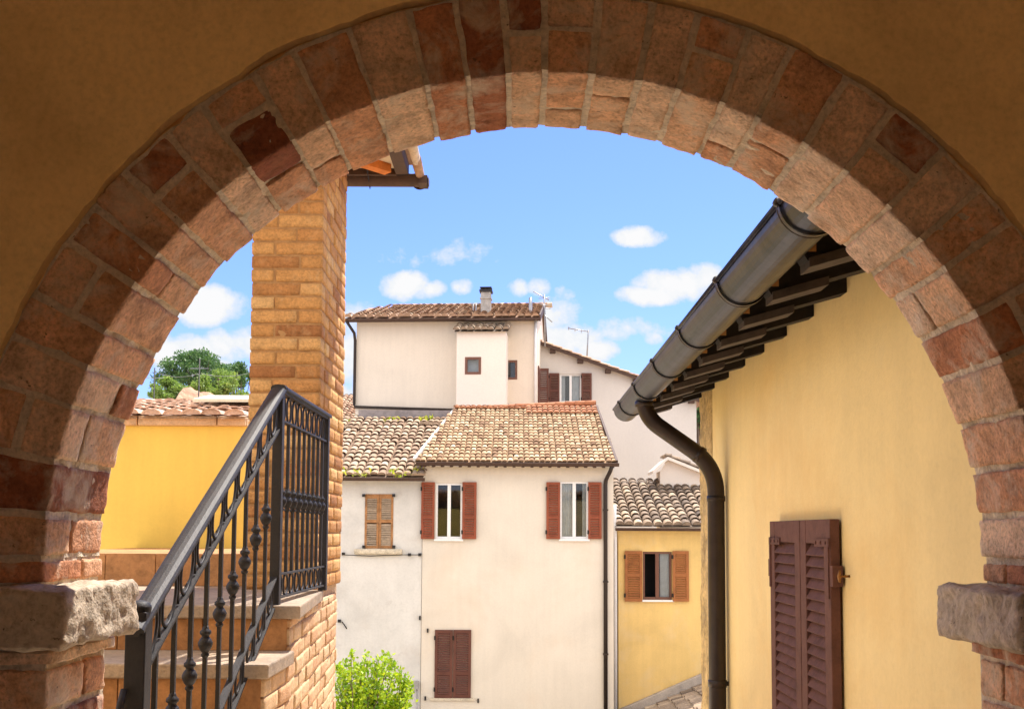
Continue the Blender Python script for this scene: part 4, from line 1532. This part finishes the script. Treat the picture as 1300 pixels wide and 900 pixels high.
# thin conduit, and shutters on the turned side of the house
b = MB()
p0, p1 = on_front(643.5, 446, -.05), on_front(645.5, 512, -.05)
b.tube([(p0.x, -.05, p0.z), (p0.x, -.05, p1.z), (p0.x + .25, -.05, p1.z - .12), (Lt, -.05, p1.z - .13)], .024, 6)
place(b).build('conduit', M['steel'], th)
b = MB()
zq0, zq1 = on_front(686, 511).z, on_front(686, 462).z
for (ya, yb2) in ((.35, .85), (.9, 1.5)):
    m = Matrix.Translation((Lt + .01, ya, zq0)) @ Matrix.Rotation(rad(90), 4, 'Z')
    shutter_leaf(b, m, yb2 - ya, zq1 - zq0, 16, .04, .07, None)
place(b).build('shutter', M['shutter_dark'], th)

# ================================================================== PALE BUILDING BEHIND ON THE RIGHT
YP = 37.0
pb_ = thing('pale_building', 'pale building with a long slanting roof edge and brown shutters behind the cream house', 'house', (4, YP, GZ))
r0, r1, r2 = at(684, 437, Y=YP), at(806, 481, Y=YP), at(884, 508, Y=YP)
hw = rect(711, 738, 475, 511, YP)
b = MB()
xs = [r0.x - 1.2, hw[0], hw[1], r2.x]
zl = lambda x: r0.z + (r1.z - r0.z) * (x - r0.x) / (r1.x - r0.x)
b.face([(xs[0], YP, GZ), (xs[1], YP, GZ), (xs[1], YP, zl(xs[1])), (xs[0], YP, zl(xs[0]))])
b.face([(xs[1], YP, GZ), (xs[2], YP, GZ), (xs[2], YP, hw[2]), (xs[1], YP, hw[2])])
b.face([(xs[1], YP, hw[3]), (xs[2], YP, hw[3]), (xs[2], YP, zl(xs[2])), (xs[1], YP, zl(xs[1]))])
b.face([(xs[2], YP, GZ), (xs[3], YP, GZ), (xs[3], YP, zl(xs[3])), (xs[2], YP, zl(xs[2]))])
for (xa, xb, za, zb) in ((hw[0], hw[0], hw[2], hw[3]), (hw[1], hw[1], hw[2], hw[3])):
    b.face([(xa, YP, za), (xa, YP + .2, za), (xa, YP + .2, zb), (xa, YP, zb)])
for zz in (hw[2], hw[3]):
    b.face([(hw[0], YP, zz), (hw[1], YP, zz), (hw[1], YP + .2, zz), (hw[0], YP + .2, zz)])
b.face([(xs[3], YP, GZ), (xs[3], YP + 8, GZ), (xs[3], YP + 8, zl(xs[3])), (xs[3], YP, zl(xs[3]))])
b.face([(xs[0], YP, zl(xs[0])), (xs[3], YP, zl(xs[3])), (xs[3], YP + 8, zl(xs[3])), (xs[0], YP + 8, zl(xs[0]))])
b.build('wall', M['white_far'], pb_)
pane_window(pb_, hw[0] + .003, hw[1] - .003, hw[2] + .003, hw[3] - .003, YP + .06, M['frame_white'], 2, .05, None, True, cur=(0, .25, .55, .9))
far_shutter(pb_, 697, 710, 474, 511, YP, M['shutter_dark'], 14, .4)
far_shutter(pb_, 738, 751, 474, 511, YP, M['shutter_dark'], 14, .4)
far_shutter(pb_, 680, 696.5, 468, 511, YP - .3, M['shutter_dark'], 14, .4)
b = MB()
Vr = V3((r1.x - r0.x, 0, r1.z - r0.z)).normalized()
Or = V3((xs[3] + .3, YP - .30, zl(xs[3] + .3) + .05))
lenr = (xs[3] + .3 - r0.x) / Vr.x
b.mesh([Or, Or + V3((0, 8, 0)), Or - Vr * lenr + V3((0, 8, 0)), Or - Vr * lenr], [(3, 2, 1, 0)], .3)
tiles(b, Or + V3((0, 0, .01)), (0, 1, 0), -Vr, 6.0, lenr, .21, .37, None, .02, 9)
b.build('roof', M['tile'], pb_)
b = MB()
b.bar(Or - V3((0, -.02, .05)), Or - Vr * lenr - V3((0, -.02, .05)), .05, .10)
k = 6
for i in range(k):
    p = Or - Vr * (lenr * (i + .5) / k)
    b.box(p.x - .10, p.x + .10, YP - .26, YP + .01, p.z - .22, p.z - .08)
b.build('verge', M['eave_brown'], pb_)

# ================================================================== SMALL YELLOW HOUSE ON THE RIGHT
YS = 27.2
sy = thing('small_yellow_house', 'small faded yellow house with lichened tiles and an orange brown shuttered window', 'house', (4.2, YS, GZ))
xs0, xs1 = at(785, 750, Y=YS).x, at(940, 750, Y=YS).x
zse = at(835, 670, Y=YS).z
wv = rect(816, 853, 700, 761, YS)
b = MB()
facade(b, xs0, xs1, GZ, zse, YS, [wv], .15, YS + 4)
b.build('wall', M['yellow_far'], sy)
pane_window(sy, wv[0] + .002, wv[1] - .002, wv[2] + .002, wv[3] - .002, YS + .03, M['frame_brown'], 2, .055, None, True, cur=(.0, .0, .62, .92), glaze=.5)
ws_ = rect(814, 855, 760.5, 763, YS)
b = MB()
b.box(wv[0] - .05, wv[1] + .05, YS - .07, YS + .02, wv[2] - .05, wv[2] - .001)
b.build('sill', M['frame_white'], sy)
far_shutter(sy, 793, 815, 699, 763, YS, M['shutter_orange'], 18, .52)
far_shutter(sy, 853.5, 874, 699, 763, YS, M['shutter_orange'], 18, .52)
e0, e1 = at(781, 668, Y=YS - .3), at(940, 669, Y=YS - .3)
tt = at(835, 612, Y=YS + 3.6)
b = MB()
Vv2 = V3((0, 3.9, tt.z - e0.z))
Os = V3((e0.x, YS - .3, e0.z))
b.mesh([Os, Os + V3((e1.x - e0.x, 0, 0)), Os + V3((e1.x - e0.x, 0, 0)) + Vv2, Os + Vv2], [(0, 1, 2, 3)], .15)
tiles(b, Os + V3((0, 0, .01)), (1, 0, 0), Vv2, e1.x - e0.x, Vv2.length, .235, .34, None, .02, 40, .42)
b.build('roof', M['tile_grey'], sy)
eave_gutter(sy, e0.x, e1.x, YS - .35, Os.z - .05, .065)
b = MB()                            # white chimney block with a little tiled cap
k0, k1 = at(838, 600, Y=30.2), at(900, 600, Y=30.2)
kz0, kz1 = at(860, 630, Y=30.2).z, at(860, 598, Y=30.2).z
b.mesh([(k0.x, 30.2, kz1), (k1.x, 30.2, kz1), (at(848, 583, Y=30.2).x, 30.2, at(848, 583, Y=30.2).z)], [(0, 1, 2)])
b.box(k0.x, k1.x, 30.2, 31.0, kz0 - 1.0, kz1)
b.build('dormer', M['white_pink'], sy)
b = MB()
pk, lf_, rg_ = at(848, 579.5, Y=29.95), at(829, 597, Y=29.95), at(891, 598, Y=29.95)
sec = [(lf_.x, lf_.z), (pk.x, pk.z), (rg_.x + .2, rg_.z - .05)]
q = sec + [(x_, z_ - .09) for (x_, z_) in sec[::-1]]
b.mesh([V3((x_, y_, z_)) for y_ in (29.95, 31.15) for (x_, z_) in q], [(0, 1, 4, 5), (1, 2, 3, 4), (11, 10, 7, 6), (10, 9, 8, 7)] + [(i_, 6 + i_, 6 + (i_ + 1) % 6, (i_ + 1) % 6) for i_ in range(6)])
b.build('dormer_roof', M['white_pink'], sy)
b = MB()
tiles(b, V3((rg_.x + .2, 29.93, rg_.z - .04)), (0, 1, 0), V3((pk.x - rg_.x - .2, 0, pk.z - rg_.z + .05)), 1.2, 1.35, .2, .3, None, .01, 3)
b.build('dormer_tiles', M['tile_grey'], sy)
b = MB()                            # pipes in the slot between the two houses
xp = at(782, 800, Y=YM + .6).x
b.tube([(xp, YS - .25, zse + .6), (xp, YS - .25, zse + .1), (xp + .03, YS - .12, zse - .15), (xp + .03, YS - .12, GZ)], .05, 10)
b.build('white_drainpipe', M['white_pipe'], sy)
b = MB()
b.tube([(xp - .11, YS - .2, zse - .3), (xp - .11, YS - .2, GZ)], .026, 8)
b.build('thin_pipe', M['pipe'], sy)

# ---- low lean-to roof against it, bottom right
lt = thing('lean_to', 'low tiled lean-to roof under a slanting grey coping beside the downpipe', 'lean-to', (3.9, YS - 1.6, GZ))
ca, cb = at(786, 899, Y=YS - .02), at(892, 853, Y=YS - .02)
d_ = (cb - ca).normalized()
ca2, cb2 = ca - d_ * 1.0, cb + d_ * 1.2
b = MB()
b.bar(ca2 - V3((0, .11, .13)), cb2 - V3((0, .11, .13)), .20, .24)
b.build('coping', M['coping'], lt, bevel=.02)
b = MB()
Ol = ca2 + V3((0, -3.4, -.30))
b.mesh([Ol, Ol + V3((0, 3.3, 0)), Ol + V3((0, 3.3, 0)) + (cb2 - ca2), Ol + (cb2 - ca2)], [(3, 2, 1, 0)], .2)
tiles(b, Ol + V3((0, 0, .01)), (0, 1, 0), cb2 - ca2, 3.15, (cb2 - ca2).length, .2, .34, None, .02, 17)
b.build('roof', M['tile_grey'], lt)
b = MB()
pts = [Ol, Ol + (cb2 - ca2)]
b.mesh([(pts[0].x + .1, Ol.y + .15, GZ), (pts[1].x, Ol.y + .15, GZ), (pts[1].x, Ol.y + .15, pts[1].z - .05), (pts[0].x + .1, Ol.y + .15, pts[0].z - .01)], [(0, 1, 2, 3)])
b.mesh([(pts[0].x + .1, Ol.y + .15, GZ), (pts[0].x + .1, YS - .1, GZ), (pts[0].x + .1, YS - .1, pts[0].z - .01), (pts[0].x + .1, Ol.y + .15, pts[0].z - .01)], [(0, 3, 2, 1)])
b.build('wall', M['yellow_far'], lt)

# ================================================================== AERIALS
def aerial(name, label, foot, parts):
    t = thing(name, label, 'antenna', foot, 'antennas above the roofs')
    for nm, pts, r in parts:
        bb = MB()
        for k_ in range(0, len(pts), 2):
            bb.tube([pts[k_], pts[k_ + 1]], r, 6)
        bb.build(nm, M['steel'], t)
    return t


f = at(692, 440, Y=36.5)
tq = at(691, 374, Y=36.5)
aerial('tv_antenna', 'thin rooftop antenna with crossed arms at the right end of the tall house roof', f,
       [('mast', [f, tq], .028), ('boom', [at(677, 370, Y=36.5), at(697, 381, Y=36.5), at(687, 391, Y=36.5), at(699, 391.5, Y=36.5), at(690, 399, Y=36.5), at(701, 409, Y=36.5)], .020),
        ('element', [at(684, 379, Y=36.5), at(697, 378, Y=36.5), at(685, 386, Y=36.3), at(695, 388, Y=36.3)], .014)])
f = at(745, 456, Y=38.5)
aerial('tv_antenna', 'thin antenna with one long boom standing on the slanting roof edge', f,
       [('mast', [f, at(747, 419, Y=38.5)], .026), ('boom', [at(721, 416.5, Y=38.5), at(748, 421, Y=38.5)], .020),
        ('element', [at(722, 414, Y=38.5), at(722, 419, Y=38.5), at(730, 416, Y=38.5), at(730, 421, Y=38.5), at(738, 417, Y=38.5), at(738, 422.5, Y=38.5)], .012)])

# ================================================================== FAR LEFT: roof glimpse, earth bank, pines, poles
fr = thing('far_house', 'distant house with an orange tile roof between the pillar and the tall house', 'house', (-8.2, 44, GZ))
a_, c_ = at(424, 535, Y=42), at(456, 512, Y=46)
b = MB()
b.box(a_.x - 4, c_.x + .6, 42.3, 50, GZ, a_.z - .02)
b.build('wall', M['yellow_far'], fr)
b = MB()
V_ = V3((0, 4.6, c_.z - a_.z + .4))
b.mesh([(a_.x - 4.2, 42, a_.z), (c_.x + .8, 42, a_.z), (c_.x + .8, 46.6, a_.z + V_.z), (a_.x - 4.2, 46.6, a_.z + V_.z)], [(0, 1, 2, 3)], .3)
tiles(b, V3((a_.x - 4.2, 42, a_.z + .01)), (1, 0, 0), V_, c_.x - a_.x + 5, V_.length, .22, .37, None, .02, 12)
b.build('roof', M['tile'], fr)

b = MB()                            # earth bank with an uneven crest
e0, e1 = at(205, 505, Y=52), at(345, 505, Y=52)
nx, ny2 = 60, 14
pts = []
for j in range(ny2 + 1):
    for i in range(nx + 1):
        x = e0.x - 3 + (e1.x - e0.x + 6) * i / nx
        y = 46 + 16 * j / ny2
        fx = 650 + 1300 * x / 54
        top = at(255, 496, Y=54).z + .30 * noise.noise(V3((x * .9, 3, 0))) + .22 * noise.noise(V3((x * 3.1, 5, 0)))
        h = math.sin(PI * min(1, max(0, j / ny2))) ** .6
        px_ = 655 + 1300 * x / 54
        top -= 1.6 * min(1, max(0, (236 - px_) / 14)) + .9 * min(1, max(0, (px_ - 258) / 30))
        pts.append(V3((x, y + .5 * noise.noise(V3((x, y, 1))), GZ + (top - GZ) * h + .25 * noise.noise(V3((x * 1.3, y * 1.3, 7))))))
b.mesh(pts, [(j * (nx + 1) + i, j * (nx + 1) + i + 1, (j + 1) * (nx + 1) + i + 1, (j + 1) * (nx + 1) + i) for j in range(ny2) for i in range(nx)], smooth=True)
b.build('hillside', M['earth'], kind='structure')


def leaf(b, p, size, rr, upb=.0, asp=.5):
    d1 = V3((rr.gauss(0, 1), rr.gauss(0, 1), rr.gauss(upb, 1))).normalized()
    d2 = d1.cross(V3((rr.gauss(0, 1), rr.gauss(0, 1), rr.gauss(0, 1)))).normalized()
    d1, d2 = d1 * size, d2 * size * asp
    b.face([p, p + d1 * .5 + d2 * .5, p + d1, p + d1 * .5 - d2 * .5], min(1, max(0, rr.gauss(.5, .25))))


def tree(name, label, px, py_top, py_base, Y, rw, material, seed, clumps=26, per=150, lsize=.19, flat=.7, group=None, cat='tree'):
    rr = random.Random(seed)
    top, base = at(px, py_top, Y=Y), at(px, py_base, Y=Y)
    H = top.z - base.z
    foot = V3((top.x, Y, GZ))
    t = thing(name, label, cat, foot, group)
    tr = MB()
    pth = [foot + V3((.15 * math.sin(q * 1.3 + seed), 0, (base.z + H * .75 - GZ) * q / 6)) for q in range(7)]
    tr.tube(pth, [.22 - .025 * q for q in range(7)], 8)
    fo = MB()
    for c in range(clumps):
        u = rr.random()
        ang = rr.uniform(0, 2 * PI)
        zz = base.z + H * (.12 + .80 * rr.random())
        f = (zz - base.z) / H
        rmax = rw * (math.sin(PI * min(1, f * .80 + .22)) ** .7)
        cpos = V3((top.x + rmax * math.sqrt(u) * math.cos(ang), Y + rmax * math.sqrt(u) * math.sin(ang), zz))
        cr = rw * rr.uniform(.20, .36)
        tr.tube([pth[3] + V3((0, 0, (zz - pth[3].z) * .3)), cpos], [.06, .02], 5)
        for i in range(int(per * 1.9)):
            d = V3((rr.gauss(0, 1), rr.gauss(0, 1), rr.gauss(0, 1)))
            d = d.normalized() * cr * (rr.random() ** .45)
            d.z *= flat
            leaf(fo, cpos + d, lsize * rr.uniform(.6, 1.2), rr, .5)
    fo.build('crown', material, t)
    tr.build('trunk', M['bark'], t)
    return t


PG = 'trees beyond the low tiled roof'
tree('pine_tree', 'tallest dark green pine with a domed crown behind the tiled roof on the left', 251, 445, 500, 66, 2.3, M['leaf_pine'], 3, 34, 170, group=PG)
tree('pine_tree', 'dark green pine close to the brick pillar, behind the pale bush', 299, 460, 505, 70, 1.35, M['leaf_pine'], 5, 20, 150, group=PG)
tree('broadleaf_tree', 'small light green tree at the left end of the row of pines', 213, 481, 512, 60, 1.15, M['leaf_pale'], 8, 18, 140, group=PG)
tree('broadleaf_tree', 'pale green bushy tree standing in front of the dark pines', 276, 469, 512, 58, 1.6, M['leaf_pale'], 12, 22, 150, group=PG)
tree('broadleaf_tree', 'green tree glimpsed through the gap beside the rough house corner', 888, 505, 560, 46, 1.2, M['leaf_pine'], 15, 18, 130)

for (px, py, lab) in ((196.5, 467, 'thin utility pole near the left edge of the arch opening'), (253.5, 455, 'thin utility pole standing in front of the tallest pine')):
    p = at(px, py, Y=50)
    t = thing('utility_pole', lab, 'pole', (p.x, 50, GZ), 'utility poles')
    b = MB()
    b.tube([(p.x, 50, GZ), (p.x, 50, p.z)], .032, 8)
    b.build('mast', M['iron'], t)
    b = MB()
    b.bar((p.x - .45, 50, p.z - .5), (p.x + .45, 50, p.z - .5), .025, .025)
    b.build('crossarm', M['steel'], t)
b = MB()
pa, pb2, pc = at(196.5, 472, Y=50), at(253.5, 474, Y=50), at(330, 470, Y=50)
for (s_, e_) in ((at(150, 470, Y=50), pa), (pa, pb2), (pb2, pc)):
    b.tube([s_.lerp(e_, q / 10) - V3((0, 0, .22 * math.sin(PI * q / 10))) for q in range(11)], .009, 5)
tag(b.build('overhead_cable', M['steel']), 'thin overhead cable strung between the two utility poles', 'cable')

# ================================================================== BUSH in front of the white house
rr = random.Random(77)
Yb = 21.5
bc = at(468, 905, Y=Yb)
t = thing('leafy_shrub', 'fresh lime green leafy shrub below the brick staircase in front of the white wall', 'shrub', (bc.x, Yb, GZ))
fo, stm = MB(), MB()
zb0 = at(470, 960, Y=Yb).z
tips = [(436, 838), (447, 829), (466, 830), (476, 836), (488, 829), (497, 832), (501, 843), (512, 858), (520, 862), (521, 872), (455, 842), (430, 845), (505, 850), (481, 845), (418, 840), (408, 850), (515, 885), (441, 850), (460, 850)]
rad_ = .85
for (px, py) in tips:
    for rep in range(2):
        tp = at(px + rr.uniform(-3, 3), py + rep * rr.uniform(4, 14), Y=Yb + rr.uniform(-.55, .6))
        ft = V3((bc.x + rr.gauss(0, .32), Yb + rr.gauss(0, .3), zb0 - .3))
        stm.tube([ft, ft.lerp(tp, .5) + V3((0, 0, .1)), tp], [.016, .011, .004], 5)
        for i in range(110):
            q = 1 - rr.random() ** 1.3 * .72
            c_ = ft.lerp(tp, q) + V3((0, 0, .1 * math.sin(PI * q)))
            s_ = .03 + .20 * (1 - q)
            leaf(fo, c_ + V3((rr.gauss(0, s_), rr.gauss(0, s_), rr.gauss(0, .03))), rr.uniform(.07, .12), rr, .6, .62)
for i in range(9000):
    d = V3((rr.gauss(0, 1), rr.gauss(0, 1), rr.gauss(0, 1))).normalized() * rr.random() ** .33
    p = V3((bc.x + d.x * .95, Yb + d.y * .8, zb0 + .42 + d.z * .95))
    lump = noise.noise(p * 2.6)
    if lump < -.22:
        continue
    leaf(fo, p, rr.uniform(.07, .13), rr, .5, .62)
fo.build('foliage', M['leaf_bush'], t)
stm.tube([(bc.x, Yb, GZ), (bc.x, Yb, zb0)], .06, 8)
stm.build('stem', M['bark'], t)
